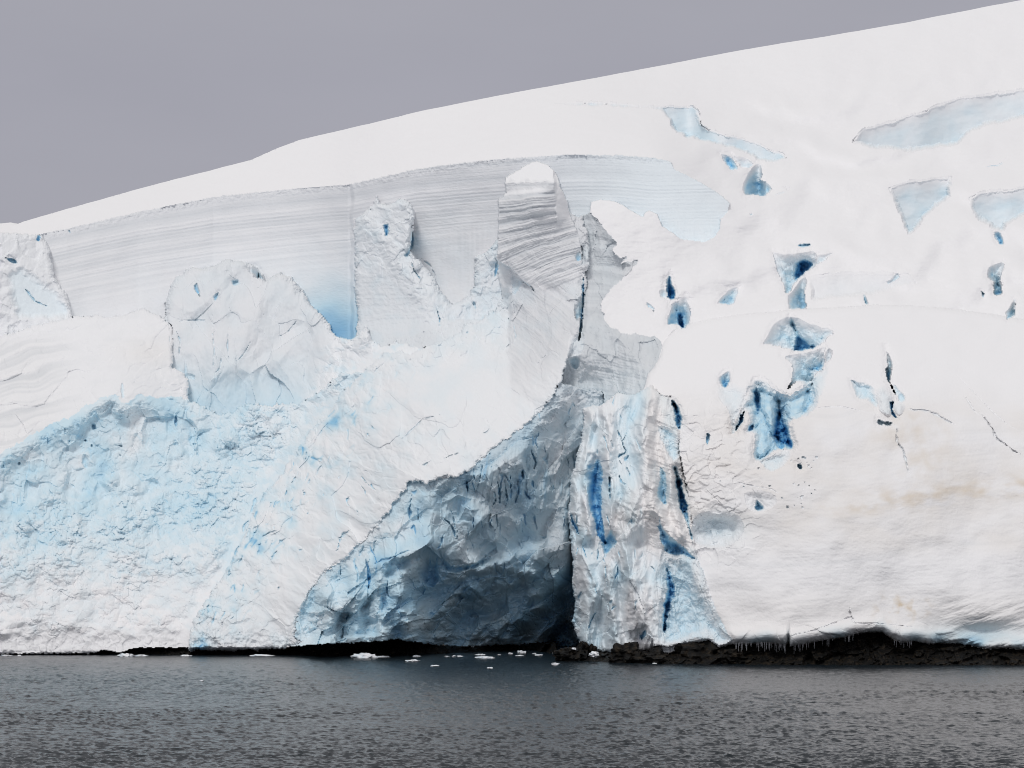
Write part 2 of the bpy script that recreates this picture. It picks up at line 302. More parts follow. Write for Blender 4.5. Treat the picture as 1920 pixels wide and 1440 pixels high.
def d_cave(u, v, y):
    up = 1 - sm(1040, 1100, v)
    y = y + 4.4 * facets(u + .3 * v, v, 100, 181, 1.3, .5, 1.2, .2) + 2.8 * facets(u + .3 * v, v, 46, 184, 1.4, .5, 1.0, .25) + .7 * facets(u, v, 18, 187, 1.3) + .14 * fbm(u, v, 9, 4, 189)
    # the lit nose, ledges and the pillar by the tower
    y = y - 5.0 * bulge(u, v, [(700, 1062), (735, 1046), (800, 1024), (775, 1056), (748, 1092), (754, 1130), (768, 1180), (778, 1206)], 20) - 4.6 * bulge(u, v, [(610, 1110), (622, 1160), (612, 1206)], 13) - 4.6 * bulge(u, v, [(662, 1070), (668, 1130), (664, 1200)], 13) - 4.0 * bulge(u, v, [(712, 1090), (706, 1140), (720, 1200)], 13)
    y = y - 3.0 * bulge(u, v, [(838, 1080), (880, 1070), (940, 1064), (1000, 1082)], 15) - 2.6 * bulge(u, v, [(1050, 1010), (1000, 1036), (940, 1052), (890, 1062)], 16) - 3.0 * bulge(u, v, [(1062, 930), (1060, 1000), (1058, 1076)], 14)
    y = y - 2.4 * bulge(u, v, [(762, 1200), (800, 1172), (850, 1128), (884, 1108)], 15) - 2.2 * bulge(u, v, [(940, 1190), (985, 1160), (1020, 1110), (1040, 1090)], 14) - 1.8 * bulge(u, v, [(820, 1195), (880, 1188), (960, 1200)], 9)
    y = y + 3.0 * bulge(u, v, [(770, 1110), (820, 1120), (870, 1112)], 16) + 2.5 * bulge(u, v, [(860, 1165), (920, 1150), (965, 1110)], 16) - 2.4 * bulge(u, v, [(880, 955), (905, 985), (925, 1010)], 16) - 2.2 * bulge(u, v, [(800, 930), (815, 970), (800, 1010)], 16)
    # scalloped melt hollows low down
    y = y + (1 - up) * (1.4 * ridged(u + .5 * v, v, 90, 3, 191, .6) + .4 * ridged(u + .5 * v, v, 26, 3, 193, .6) + 3.4 * facets(u + .6 * v, v, 80, 192, .8, .6, 1.4, .15) + 1.6 * facets(u + .6 * v, v, 34, 194, .8, .5, 1.2, .2))
    # vertical meltwater flutes up high on the right
    fl = np.exp(-(((u - 960) / 110) ** 2 + ((v - 905) / 60) ** 2))
    y = y + fl * .9 * ridged(u + .12 * v, v, 16, 2, 195, 6)
    fi = fissures(u, v, 24, 198, 3.2, .09) * up
    y = y + 0.9 * fi
    crust = 1 - sm(0, 30, v - (np.interp(u, [560, 640, 700, 765, 850, 885, 950, 1000, 1050], [1150, 1045, 1000, 905, 893, 878, 820, 780, 735])))
    y = y + crust * (.8 * fbm(u, v, 8, 3, 197))
    # lit nose at the left of the cave
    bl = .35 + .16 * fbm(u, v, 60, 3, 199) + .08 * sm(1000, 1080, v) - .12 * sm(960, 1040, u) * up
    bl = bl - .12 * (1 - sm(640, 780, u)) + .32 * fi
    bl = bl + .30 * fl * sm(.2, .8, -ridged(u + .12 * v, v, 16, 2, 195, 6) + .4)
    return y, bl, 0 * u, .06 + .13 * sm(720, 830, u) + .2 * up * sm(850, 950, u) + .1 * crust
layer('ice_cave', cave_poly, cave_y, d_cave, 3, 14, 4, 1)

# the long snow spur falling from the pinnacle to the sea
spur_y = tps([(357, 1225, 17), (560, 1225, 12.5), (450, 1225, 15), (365, 1170, 18.5), (460, 1000, 30), (540, 880, 40), (640, 740, 50), (780, 660, 58), (940, 575, 68), (480, 1120, 18), (580, 1100, 12), (600, 1000, 18), (540, 1000, 24),
              (700, 960, 14), (640, 1045, 12), (765, 905, 13), (850, 880, 12), (720, 820, 28), (840, 760, 30), (900, 850, 15), (960, 680, 42), (1000, 770, 24), (1045, 720, 26), (1060, 640, 38), (1030, 560, 57), (1085, 560, 54), (1090, 440, 66), (1020, 480, 63), (950, 540, 66)])
spur_poly = [(930, 480), (960, 470), (1060, 400), (1076, 404), (1092, 408), (1094, 424), (1100, 430), (1106, 450), (1104, 480), (1098, 520), (1096, 560), (1088, 610), (1080, 640), (1066, 664), (1058, 690), (1050, 715), (1040, 740), (1020, 762), (1002, 784), (976, 804), (950, 822), (922, 842), (900, 860), (888, 880), (868, 888), (850, 893), (826, 898), (800, 906), (780, 900), (764, 906), (752, 930), (738, 944), (722, 966), (704, 988), (690, 1008), (664, 1026), (648, 1048), (630, 1058), (612, 1074), (596, 1082), (586, 1104), (576, 1118), (566, 1140), (556, 1160), (552, 1190), (566, 1204), (548, 1211), (524, 1215), (490, 1219), (466, 1217), (440, 1219), (410, 1216), (386, 1218), (372, 1215), (360, 1222), (355, 1218), (356, 1192), (362, 1172), (372, 1152), (392, 1120), (408, 1096), (424, 1072), (442, 1040), (456, 1010), (468, 980), (482, 950), (502, 918), (530, 890), (548, 862), (566, 836), (580, 812), (600, 790), (622, 768), (640, 740), (664, 712), (696, 684), (720, 664), (745, 660), (772, 664), (800, 650), (836, 640), (862, 622), (880, 606), (906, 600), (930, 580), (946, 560)]
def d_spur(u, v, y):
    a = u * .6 - v * .8; b = u * .8 + v * .6
    flank = 1 - sm(0, 150, (u - np.interp(v, [560, 700, 800, 900, 1000, 1100, 1200], [930, 690, 600, 520, 460, 405, 356])))
    flank = flank * sm(640, 760, v)
    low = sm(1020, 1160, v)
    soft = np.exp(-(((u - 850) / 150) ** 2 + ((v - 700) / 90) ** 2)) + np.exp(-(((u - 520) / 110) ** 2 + ((v - 1120) / 60) ** 2))
    rough = np.clip(1 - .75 * soft, .28, 1)
    grey = sm(948, 964, u + 5 * fbm(u, v, 24, 2, 228)) * (1 - sm(650, 760, v + .5 * (u - 1000)))
    y = y + rough * (1 - .8 * grey) * (.9 * facets(a, b, 70, 201, 1.5) + .45 * facets(a, b, 28, 203, 1.4) - (.34 * lumps(a, b, 14, 205, 1.4) + .12 * lumps(u, v, 7, 206)) * np.clip(.35 + fbm(u, v, 90, 2, 208), 0, 1)) + .65 * fbm(a, b, 70, 4, 207, an=2.2) + .03 * fbm(u, v, 6, 2, 209)
    fi = fissures(u + .45 * v, v, 17, 212, 2.4, .16) * flank
    do = domes(u + .45 * v, v, 24, 214, 1.7, .5)
    y = y + flank * (1.0 * facets(u, v, 34, 211, 2.0) - 1.3 * do - .6 * domes(u + .3 * v, v, 10, 213, 1.4)) - .35 * rough * domes(a, b, 9, 224, 1.2) * np.clip(.3 + fbm(u, v, 70, 2, 226), 0, 1) + 0.3 * fi
    y = y + 3.6 * (1 - sm(950, 960, u + 5 * fbm(u, v, 24, 2, 228))) * sm(535, 560, v) * (1 - sm(620, 690, v)) * sm(880, 930, u) + 1.2 * sm(1052, 1066, u) * (1 - sm(600, 660, v)) * facets(u, v, 30, 229, 1.4)
    # a shelf runs across the lower half
    rid = np.exp(-((v - (1055 - (u - 640) * .62)) / 16) ** 2) * sm(680, 740, u) * (1 - sm(830, 900, u))
    y = y - 1.2 * rid
    st = strat1(v - .9 * (u - 950) + 8 * fbm(u, v, 80, 2, 215), 217)
    y = y + grey * (.12 * st + 1.3 * facets(u, v, 54, 216, 2.2, .5, 1, .2) + .5 * facets(u, v, 20, 219, 2.) + .10 * fbm(u, v, 9, 3, 218))
    rubl = sm(560, 590, v) * (1 - sm(640, 690, v)) * sm(820, 860, u) * (1 - sm(952, 968, u))
    rubl = np.clip(rubl + bulge(u, v, [(650, 735), (690, 695), (730, 672), (800, 660), (880, 618), (940, 570)], 30), 0, 1)
    y = y - rubl * (1.5 * domes(u + .4 * v, v, 26, 231) + .9 * domes(u, v, 12, 232) + .4 * domes(u, v, 6.5, 233)) - .5 * np.clip(fbm(u, v, 110, 3, 234), 0, 1) * domes(a, b, 18, 235, 1.4) + sm(1050, 1075, u) * (1 - sm(620, 680, v)) * (.9 * facets(u, v, 22, 220, 1.6) + .4 * facets(u, v, 10, 222))
    base = sm(1168, 1200, v)
    y = y + base * (.7 * facets(u, v, 40, 219) + .35 * fbm(u, v, 10, 3, 221)) + 3.5 * sm(1212, 1226, v)
    n = fbm(u, v, 50, 4, 223)
    bl = .05 + .12 * flank * (.7 + n) + .10 * np.clip(n, 0, 1) * rough + .07 * (1 - sm(100, 330, u - np.interp(v, [560, 700, 800, 900, 1000, 1100, 1200], [930, 690, 600, 520, 460, 405, 356]))) * np.clip(.6 + n, 0, 1) - .05 * grey
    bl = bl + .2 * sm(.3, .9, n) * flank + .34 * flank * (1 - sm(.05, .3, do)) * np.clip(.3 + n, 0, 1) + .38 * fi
    return y, bl, .02 + 0 * u, .03 + grey * (.40 + .12 * np.clip(st, -1, 1) + .12 * fbm(u, v, 40, 3, 227, an=2.5)) + .16 * base * np.clip(.6 + fbm(u, v, 22, 3, 225), 0, 1)
layer('snow_spur', spur_poly, spur_y, d_spur, 4.2, 18, 7, .9)

# pinnacle
pin_y = tps([(938, 375, 66), (936, 485, 62), (1000, 308, 66), (955, 340, 65.5), (1040, 345, 60), (1042, 400, 59.5), (1048, 350, 61), (1066, 400, 66), (1000, 540, 59), (960, 500, 62), (1060, 480, 59.5), (1060, 580, 55), (1000, 450, 60.5)])
pin_poly = [(1005, 303), (992, 308), (978, 316), (962, 326), (949, 333), (949, 345), (951, 362), (943, 370), (935, 373), (936, 400), (935, 440), (933, 487), (944, 494), (956, 500), (968, 512), (980, 525), (992, 536), (1002, 544), (1000, 560), (1000, 600), (1070, 600), (1092, 540), (1090, 470), (1080, 430), (1068, 404), (1064, 384), (1058, 366), (1049, 350), (1046, 332), (1038, 320), (1024, 309)]
def d_pin(u, v, y):
    w_ = sm(515, 560, v) * (1 - .0 * u); ys, bs, ds, gs = d_spur(u, v, spur_y(u, v)); y0_ = y
    t = np.clip((v - 350) / 170, 0, 1.3)
    s = v + (u - 935) * (.04 + .50 * t) + 3 * fbm(u, v, 50, 2, 231)
    st = strat1(s, 233, (6.5, 3.0, 15.))
    cap = (1 - sm(336, 343, v + 4 * fbm(u, v, 14, 3, 4)))
    side = sm(1038, 1044, u - .04 * (v - 345) + 1.5 * fbm(u, v, 14, 2, 240))
    side = side * (1 - sm(400, 425, v))
    y = y + side * np.clip(u - 1041, 0, 40) * .08 - side * (v - 380) * .05
    f = (1 - cap) * (1 - side) * (1 - .75 * sm(470, 560, v))
    led = np.exp(-((v - (364 - .12 * (u - 940))) / 7) ** 2) * (1 - sm(1005, 1035, u))
    y = y - 1.4 * sm(-6, 8, v - (366 - .12 * (u - 940))) * f * (1 - sm(1005, 1040, u)) * (1 - sm(380, 420, v))
    f = f * (1 - .9 * led)
    y = y + f * .38 * st * (.8 + .5 * pn(u / 40, s / 7, 236)) + .2 * fbm(u, v, 16, 3, 237) + .9 * (1 - cap) * (1 - side) * np.exp(-((v - 372) / 8) ** 2) * 0
    y = y - cap * np.clip(345 - v, 0, 60) * -.12 + .35 * facets(u, v, 50, 239) * (1 - cap) * (1 - side)
    g_ = f * np.clip(.55 + .45 * st, 0, 1.1) * .75
    return y * (1 - w_) + ys * w_, .02 * (1 - w_) + bs * w_, .02 * f * (1 - w_) + ds * w_, g_ * (1 - w_) + gs * w_
layer('ice_pinnacle', pin_poly, pin_y, d_pin, 1.2, 8, 0, 0)

# right snow tongue
tong_y = tps([(1215, 640, 36), (1240, 600, 46), (1500, 585, 42), (1900, 597, 45), (2150, 610, 46), (1240, 700, 20), (1500, 680, 20), (1900, 690, 23), (2150, 690, 24), (1400, 780, 2), (1600, 760, 5), (1900, 780, 6), (2150, 790, 6),
              (1230, 800, 2), (1300, 950, -10), (1400, 950, -12), (1650, 950, -14), (1900, 950, -11), (2150, 950, -10), (1400, 1100, -21), (1650, 1100, -23), (1900, 1100, -21), (1380, 1205, -25), (1650, 1180, -26), (1900, 1215, -26), (2150, 1225, -26), (1350, 1210, -24)])
TOP = [(1216, 700), (1226, 690), (1236, 672), (1245, 640), (1262, 622), (1300, 606), (1340, 597), (1400, 590), (1480, 583), (1560, 578), (1640, 573), (1720, 574), (1800, 582), (1860, 590), (1920, 600), (2180, 640)]
BOT = [(2180, 1230), (2000, 1224), (1920, 1217), (1880, 1214), (1850, 1216), (1820, 1210), (1790, 1206), (1765, 1205), (1740, 1206), (1715, 1201), (1690, 1203), (1672, 1196), (1655, 1184), (1630, 1184), (1605, 1187), (1580, 1194), (1550, 1198), (1520, 1204), (1482, 1211), (1478, 1196), (1474, 1208), (1440, 1203), (1400, 1206), (1372, 1207), (1348, 1214), (1330, 1200), (1300, 1206), (1250, 1212)]
tong_poly = TOP + BOT + [(1210, 1210), (1205, 740)]
def d_tong(u, v, y):
    hum = sm(700, 820, v)
    s = v + .10 * (u - 1500) + 22 * fbm(u, v, 240, 2, 241)
    y = y + 1.3 * fbm(u, v, 150, 3, 243) * (.4 + .6 * hum) + .10 * np.sin((v + .2 * u + 60 * fbm(u, v, 160, 3, 244)) / 13.) * (1 - sm(1080, 1160, v)) + hum * (.06 * strat1(s, 245, (8., 4., 19.)) * np.clip(.2 + fbm(u, v, 120, 2, 246), 0, 1) + .06 * fbm(u, v, 16, 3, 247, an=.5)) + .02 * fbm(u, v, 5, 2, 249)
    left = (1 - sm(1330, 1460, u)) * hum * (1 - sm(1010, 1080, v))
    y = y + left * (1.3 * facets(u, v, 58, 251, .9, .5, 1, .2) + .6 * facets(u + .4 * v, v, 24, 253, .5) + .10 * fbm(u, v, 9, 3, 255))
    # hollow under the brow on the left, and at the far right foot
    y = y + 3.0 * np.exp(-(((u - 1345) / 50) ** 2 + ((v - 990) / 26) ** 2)) + 3.5 * np.exp(-(((u - 1830) / 95) ** 2 + ((v - 1192) / 22) ** 2))
    bot = np.interp(u, [p[0] for p in BOT[::-1]], [p[1] for p in BOT[::-1]])
    edge = bot - v
    y = y - 1.4 * np.exp(-((edge - 16) / 12) ** 2) + .5 * (1 - sm(5, 60, edge)) * facets(u, v, 60, 257, .5)
    fold = (1 - sm(20, 130, edge)) * sm(1720, 1840, u)
    y = y + fold * .28 * ridged(u + 1.4 * v, v + .25 * u, 60, 3, 259, .35)
    d1 = np.exp(-((v - (948 - .12 * (u - 1600))) / 22) ** 2) * sm(1480, 1650, u) * np.clip(.4 + fbm(u, v, 50, 3, 261, an=.5), 0, 1)
    d2 = np.exp(-((v - 1140) / 22) ** 2) * sm(1620, 1680, u) * (1 - sm(1720, 1760, u)) * np.clip(fbm(u, v, 22, 3, 263), 0, 1) * 2
    d3 = .6 * hum * (1 - sm(1000, 1060, v)) * (.20 + .22 * np.clip(fbm(u, v, 110, 3, 265, an=.6), -.8, 1))
    d4 = np.exp(-((u - 1705 - (v - 800) * .25) / 60) ** 2) * sm(760, 790, v) * (1 - sm(860, 930, v)) * .4 * np.clip(.3 + fbm(u, v, 40, 3, 267), 0, 1)
    di = .55 * d1 + .55 * d2 + d3 + d4 + .10 * sm(1080, 1150, v)
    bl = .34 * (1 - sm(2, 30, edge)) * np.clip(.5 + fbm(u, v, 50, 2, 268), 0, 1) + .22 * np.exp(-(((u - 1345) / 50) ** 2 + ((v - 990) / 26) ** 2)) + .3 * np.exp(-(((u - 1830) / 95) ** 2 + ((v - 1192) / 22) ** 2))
    gr = .10 * hum * np.clip(strat1(s, 245, (8., 4., 19.)), 0, 1) + .05 * hum
    return y, bl, di, gr
layer('snow_tongue', tong_poly, tong_y, d_tong, .8, 9, 10, 2.2)

# fluted tower right of the cave
tow_y = tps([(1095, 770, 16), (1075, 880, 10), (1066, 960, 5), (1075, 1100, 2), (1080, 1200, 0), (1165, 740, 10), (1222, 722, 14), (1200, 800, 2), (1150, 900, -1), (1200, 1000, -8), (1130, 1100, -7), (1200, 1210, -13), (1280, 760, 6), (1290, 900, -4), (1330, 1000, -13), (1300, 1100, -18), (1360, 1200, -23), (1260, 1210, -18), (1110, 1210, -6), (1250, 1262, -18)])
tow_poly = [(1066, 960), (1070, 930), (1070, 900), (1080, 870), (1088, 836), (1094, 805), (1096, 782), (1093, 766), (1106, 764), (1114, 758), (1120, 764), (1134, 756), (1148, 744), (1160, 737), (1172, 740), (1184, 742), (1200, 736), (1212, 728), (1222, 722), (1240, 742), (1256, 744), (1270, 770), (1274, 800), (1272, 840), (1280, 880), (1290, 930), (1300, 1000), (1306, 1046), (1318, 1070), (1330, 1110), (1345, 1150), (1362, 1186), (1374, 1200), (1366, 1207), (1348, 1214), (1326, 1204), (1304, 1196), (1284, 1208), (1262, 1222), (1238, 1224), (1214, 1220), (1188, 1222), (1176, 1212), (1150, 1224), (1122, 1222), (1104, 1224), (1094, 1210), (1084, 1196), (1078, 1178), (1073, 1166), (1078, 1148), (1080, 1128), (1074, 1100), (1076, 1060), (1070, 1000)]
def d_tow(u, v, y):
    x = u + 14 * fbm(u, v, 120, 2, 271) + .04 * v
    y = y - 1.5 * (ridged(x, v, 56, 2, 273, 4) - .5) - .5 * ridged(x, v, 19, 2, 274, 4) * (1 - .7 * sm(1240, 1290, u))
    for pts_, w__, h_ in (([(1086, 840), (1078, 960), (1092, 1010)], 10, 2.2), ([(1110, 775), (1100, 860), (1098, 950), (1106, 1000)], 9, 2.6), ([(1140, 775), (1140, 880), (1150, 990)], 13, 2.4), ([(1186, 920), (1192, 985)], 26, 3.2),
                          ([(1165, 1020), (1190, 1100), (1224, 1190)], 26, 3.2), ([(1218, 750), (1206, 850), (1226, 950), (1256, 1010)], 14, 3.0), ([(1255, 870), (1262, 940), (1280, 1000)], 8, 1.8), ([(1092, 1040), (1108, 1120), (1098, 1200)], 16, 2.4), ([(1140, 1060), (1150, 1140), (1160, 1215)], 9, 1.8)):
        y = y - 1.7 * h_ * bulge(u + 5 * fbm(u, v, 34, 3, 276), v + 3 * fbm(u, v, 20, 2, 286), pts_, w__)
    y = y + 1.3 * facets(u, v, 50, 275, 2, .5, 1, .2) + .6 * facets(u, v, 22, 277, 1.6) + .12 * fbm(u, v, 9, 3, 279)
    fi = fissures(u, v, 20, 278, 3.5, .12) * (1 - .8 * sm(1180, 1215, u))
    y = y + 0.9 * fi
    s = v - .35 * (u - 1220) + 6 * fbm(u, v, 40, 2, 281)
    band = sm(1200, 1222, u) * (1 - sm(1010, 1060, v))
    y = y + band * .42 * strat1(s, 283, (9., 4., 18.))
    shelf = np.exp(-(((u - 1186) / 38) ** 2 + ((v - 960) / 34) ** 2))
    y = y - shelf * (2.0 + 1.1 * lumps(u, v, 15, 285))
    y = y + 2.5 * np.exp(-(((u - 1120) / 20) ** 2 + ((v - 1175) / 40) ** 2))
    bl = .17 + .18 * np.clip(fbm(u, v, 40, 3, 287, an=2), -.6, 1) - .14 * band - .12 * shelf - .10 * sm(1150, 1190, u) * sm(1000, 1040, v) * (1 - sm(1230, 1245, u))
    bl = bl + .32 * fi
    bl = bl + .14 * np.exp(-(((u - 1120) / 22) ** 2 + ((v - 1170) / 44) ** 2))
    return y, bl, .10 * band + .05 * shelf + .06 * np.exp(-(((u - 1180) / 24) ** 2 + ((v - 945) / 60) ** 2)), .03 + .08 * sm(1120, 1210, v)
layer('ice_tower', tow_poly, tow_y, d_tow, 1.8, 8, 7, 2.4)

# dark rock under the ice; drawn before the front ice so that the ice overhangs it
rock_y = tps([(-240, 1225, 22), (200, 1225, 21.5), (400, 1225, 20), (560, 1225, 20), (640, 1225, 18), (760, 1222, 24), (900, 1220, 36), (1010, 1220, 40), (1050, 1230, 0), (1100, 1235, -8), (1200, 1235, -16), (1300, 1225, -20), (1400, 1235, -24), (1600, 1235, -25), (1900, 1235, -25), (2150, 1235, -25), (1600, 1190, -21), (1900, 1200, -21), (1400, 1200, -20), (1250, 1190, -14)])
rockL = [(-240, 1227), (90, 1227), (175, 1226), (190, 1220), (225, 1225), (245, 1218), (260, 1216), (360, 1215), (470, 1218), (540, 1214), (600, 1209), (680, 1205), (745, 1200), (800, 1208), (860, 1213), (940, 1210), (1040, 1205), (1060, 1262), (-240, 1262)]
rockR = [(1030, 1262), (1046, 1232), (1060, 1224), (1076, 1216), (1086, 1206), (1098, 1200), (1108, 1214), (1130, 1220), (1150, 1214), (1176, 1206), (1200, 1205), (1250, 1200), (1300, 1180), (1400, 1150), (2180, 1150), (2180, 1262)]
def d_rock(u, v, y):
    y = y + 2.4 * facets(u + .6 * v, v, 64, 290, .5) + 1.4 * facets(u + .6 * v, v, 34, 291, .6) + .9 * facets(u + .5 * v, v, 17, 293, .6) + .5 * facets(u, v, 8, 295, .7) + .35 * fbm(u, v, 7, 3, 297)
    y = y - 1.8 * sm(1215, 1245, v)
    return y, 0 * u, np.clip(.4 + .7 * fbm(u, v, 40, 3, 299), 0, 1), 0 * u
order = [n[0] for n in LAYERS]
ROCKS = [('rock_shelf', rockL, rock_y, d_rock, 2., 7, 5, 1.0), ('rock_shore', rockR, rock_y, d_rock, 2.5, 8, 5, 1.0)]
k = order.index('snow_spur')
LAYERS.insert(k, ROCKS[0]); LAYERS.insert(order.index('snow_tongue') + 1, ROCKS[1])

# ------------------------------------------------------------------ compose the sheet
SD = []
U_, V_ = U.copy(), V.copy()
for (name, poly, base, det, en, es, rim, rimd) in LAYERS:
    b = box(poly, 100 if name == 'snow_spur' else 4)
    u = U[b]; v = V[b]
    s = sdf(poly, u, v)
    if en:
        near = np.abs(s) < 6 * en + 3
        s[near] += en * fbm(u[near], v[near], es, 4, len(name) * 7 + 3, .6)
    gy, gx = np.gradient(s, SP)
    snap = (np.abs(s) < .6 * SP)
    n2 = np.maximum(gx * gx + gy * gy, .25)
    uu = U_[b]; vv = V_[b]
    uu[snap] = (u - np.clip(s * gx / n2, -.8, .8))[snap]; vv[snap] = (v - np.clip(s * gy / n2, -.8, .8))[snap]
    SD.append((b, s))
U, V = U_, V_
WELD_IN = {'debris_slope': (22., lambda u, v: 1.0 * (v < 1000)), 'ice_tower': (18., lambda u, v: np.clip(sm(1030, 1070, v) + .9 * sm(-.1, .2, fbm(u, v, 70, 2, 601)), 0, 1) * (u > 1225))}
WELD_OUT = {'snow_spur': (30., ('ice_cave', 'debris_slope', 'ice_block'), lambda u, v: .95 * (1 - sm(960, 1010, u) * (v < 640)) * (v > 600))}
NAMES = []
for (name, poly, base, det, en, es, rim, rimd), (b, s) in zip(LAYERS, SD):
    if name == 'ice_block':
        lid = len(NAMES); NAMES.append(name)
    elif name in NAMES: lid = NAMES.index(name)
    else: lid = len(NAMES); NAMES.append(name)
    ins = s < .6 * SP
    u = U[b][ins]; v = V[b][ins]
    y, bl, di, gr = det(u, v, base(u, v))
    if rim:
        t = np.clip(1 - np.clip(-s[ins], 0, None) / rim, 0, 1)
        y = y + rimd * (1 - np.sqrt(np.clip(1 - t * t, 0, 1)))
    if name in WELD_IN:
        R, ok_ = WELD_IN[name]
        old = Y[b][ins]; dd = np.clip(-s[ins], 0, None)
        w_ = np.exp(-(dd / R) ** 2) * (np.nan_to_num(old, nan=1e9) < y) * ok_(u, v)
        y = np.where(w_ > 1e-3, y + w_ * (np.nan_to_num(old) - y), y)
    if name in WELD_OUT:
        R, onto, ok_ = WELD_OUT[name]
        far = (~ins) & (s < 3 * R) & np.isin(LAB[b], [q_ for q_, n_ in enumerate(NAMES) if n_ in onto])
        uo = U[b][far]; vo = V[b][far]; yo = Y[b]; old = yo[far]
        tgt = base(uo, vo) + rimd * .9 + .05 * np.clip(s[far], 0, None)
        w_ = np.exp(-(np.clip(s[far], 0, None) / R) ** 2) * ok_(uo, vo) * np.where(tgt < old, 1, np.exp(-((tgt - old) / 12.) ** 2))
        yo[far] = old + w_ * (tgt - old)
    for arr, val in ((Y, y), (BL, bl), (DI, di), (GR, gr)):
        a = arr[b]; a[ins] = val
    LAB[b][ins] = lid

# steep faces inside the snowfield: the wall keeps the distance of its upper edge
def wall(poly, bl=.22, keep=.15, st=.03, soft=7., fade=30.):
    b = box(poly, 10); u = U[b]; v = V[b]
    s = sdf(poly, u, v) + 3.4 * fbm(u, v, 26, 4, 301, .6)
    ins = s < 0
    yy = Y[b]
    top = np.full(u.shape[1], np.nan)
    for c in range(u.shape[1]):
        r = np.nonzero(ins[:, c])[0]
        if len(r): top[c] = yy[r[0], c]
    ok = ~np.isnan(top)
    if ok.sum() < 3: return
    tf = np.interp(np.arange(len(top)), np.nonzero(ok)[0], top[ok])
    kk = np.ones(9) / 9; tf = np.convolve(np.pad(tf, 20, mode='edge'), np.hanning(43)[1:-1] / np.hanning(43).sum(), mode='valid')
    vt = np.full(u.shape[1], 0.)
    for c in range(u.shape[1]):
        r = np.nonzero(ins[:, c])[0]
        if len(r): vt[c] = v[r[0], c]
    hh = np.clip((v - vt[None, :]) / fade, 0, 1)
    t = np.maximum(np.clip(-s / soft, 0, 1), 1 - np.clip((v - vt[None, :]) / 8., 0, 1))
    ny = (1 - keep) * tf[None, :] + keep * yy + st * strat1(v + .2 * u, 305) + .35 * fbm(u, v, 46, 3, 307, an=.7)
    yy[ins] = (yy + (ny - yy) * t)[ins]
    bb = BL[b]; bb[ins] = np.maximum(bb, bl * np.clip(-s / soft, 0, 1) * sm(0, 1, hh) * (.8 + .4 * fbm(u, v, 40, 2, 309)))[ins]
    g = GR[b]; g[ins] = (.10 * t)[ins]
wall([(1040, 194), (1120, 191), (1210, 196), (1300, 197), (1308, 206), (1313, 236), (1360, 250), (1420, 268), (1464, 285), (1482, 300), (1440, 303), (1420, 300), (1400, 286), (1370, 276), (1310, 263), (1268, 250), (1256, 226), (1240, 208), (1215, 203), (1100, 198)], .26, soft=5., fade=7.)
wall([(1594, 269), (1618, 242), (1669, 226), (1725, 209), (1800, 182), (1960, 160), (2150, 120), (2150, 180), (1960, 208), (1875, 231), (1845, 236), (1815, 252), (1796, 272), (1725, 284), (1665, 281), (1624, 274)], .20)
wall([(1665, 351), (1714, 336), (1785, 329), (1781, 368), (1758, 385), (1735, 410), (1702, 444), (1688, 402), (1674, 372)], .24)
wall([(1815, 372), (1837, 359), (1912, 351), (1990, 345), (1990, 388), (1920, 402), (1886, 421), (1880, 432), (1860, 428), (1830, 406)], .24)
wall([(1515, 520), (1560, 510), (1640, 508), (1700, 514), (1720, 530), (1640, 552), (1520, 565)], .05, .6)
wall([(1470, 350), (1480, 352), (1478, 356)], .1)

# crevasses
CREV = []
def mark(part, owner, poly, nth=0, en=1.5):
    """name a region of a thing that has a look of its own"""
    lid_ = [q_ for q_, n_ in enumerate(NAMES) if n_ == owner][nth]
    b = box(poly, 4); s = sdf(poly, U[b], V[b]) + en * fbm(U[b], V[b], 12, 3, 319)
    cid = len(CREV); CREV.append((lid_, part)); c = CRV[b]; c[(s < 0) & (LAB[b] == lid_)] = cid
mark('snow_cap', 'ice_pinnacle', [(930, 290), (1060, 290), (1046, 341), (940, 340)])
mark('snow_flank', 'ice_pinnacle', [(1040, 344), (1080, 344), (1080, 410), (1043, 410)])
mark('snow_crust', 'ice_cliff', [(x_, lipf(x_) - 6) for x_ in range(60, 1250, 20)] + [(x_, lipf(x_) + 13) for x_ in range(1240, 60, -20)])
mark('blue_ice_pocket', 'ice_cliff', [(560, 500), (664, 540), (668, 660), (600, 660)], 0, 8)
mark('fluted_column', 'ice_tower', [(1205, 730), (1236, 770), (1250, 850), (1262, 940), (1290, 1030), (1250, 1010), (1212, 950), (1198, 860), (1200, 780)])
mark('ice_boss', 'ice_tower', [(1162, 930), (1184, 905), (1212, 930), (1216, 990), (1190, 1005), (1164, 985)])
mark('rubble_ridge', 'ice_block', [(590, 800), (610, 700), (640, 640), (690, 600), (820, 640), (860, 860), (600, 860)], 2)
mark('powder_streak', 'ice_block', [(660, 420), (710, 400), (760, 470), (850, 575), (800, 600), (720, 500)], 1)
mark('broken_crest', 'ice_block', [(-20, 430), (96, 430), (100, 510), (60, 498), (0, 500)], 0)
mark('layered_lip', 'ice_wall', [(1100, 395), (1200, 480), (1190, 500), (1130, 560), (1104, 540)])
mark('hanging_panel', 'ice_wall', [(1130, 610), (1250, 630), (1225, 725), (1140, 700)])
mark('ice_nose', 'ice_cave', [(640, 1040), (800, 1010), (790, 1060), (756, 1100), (776, 1210), (560, 1230), (590, 1110)])
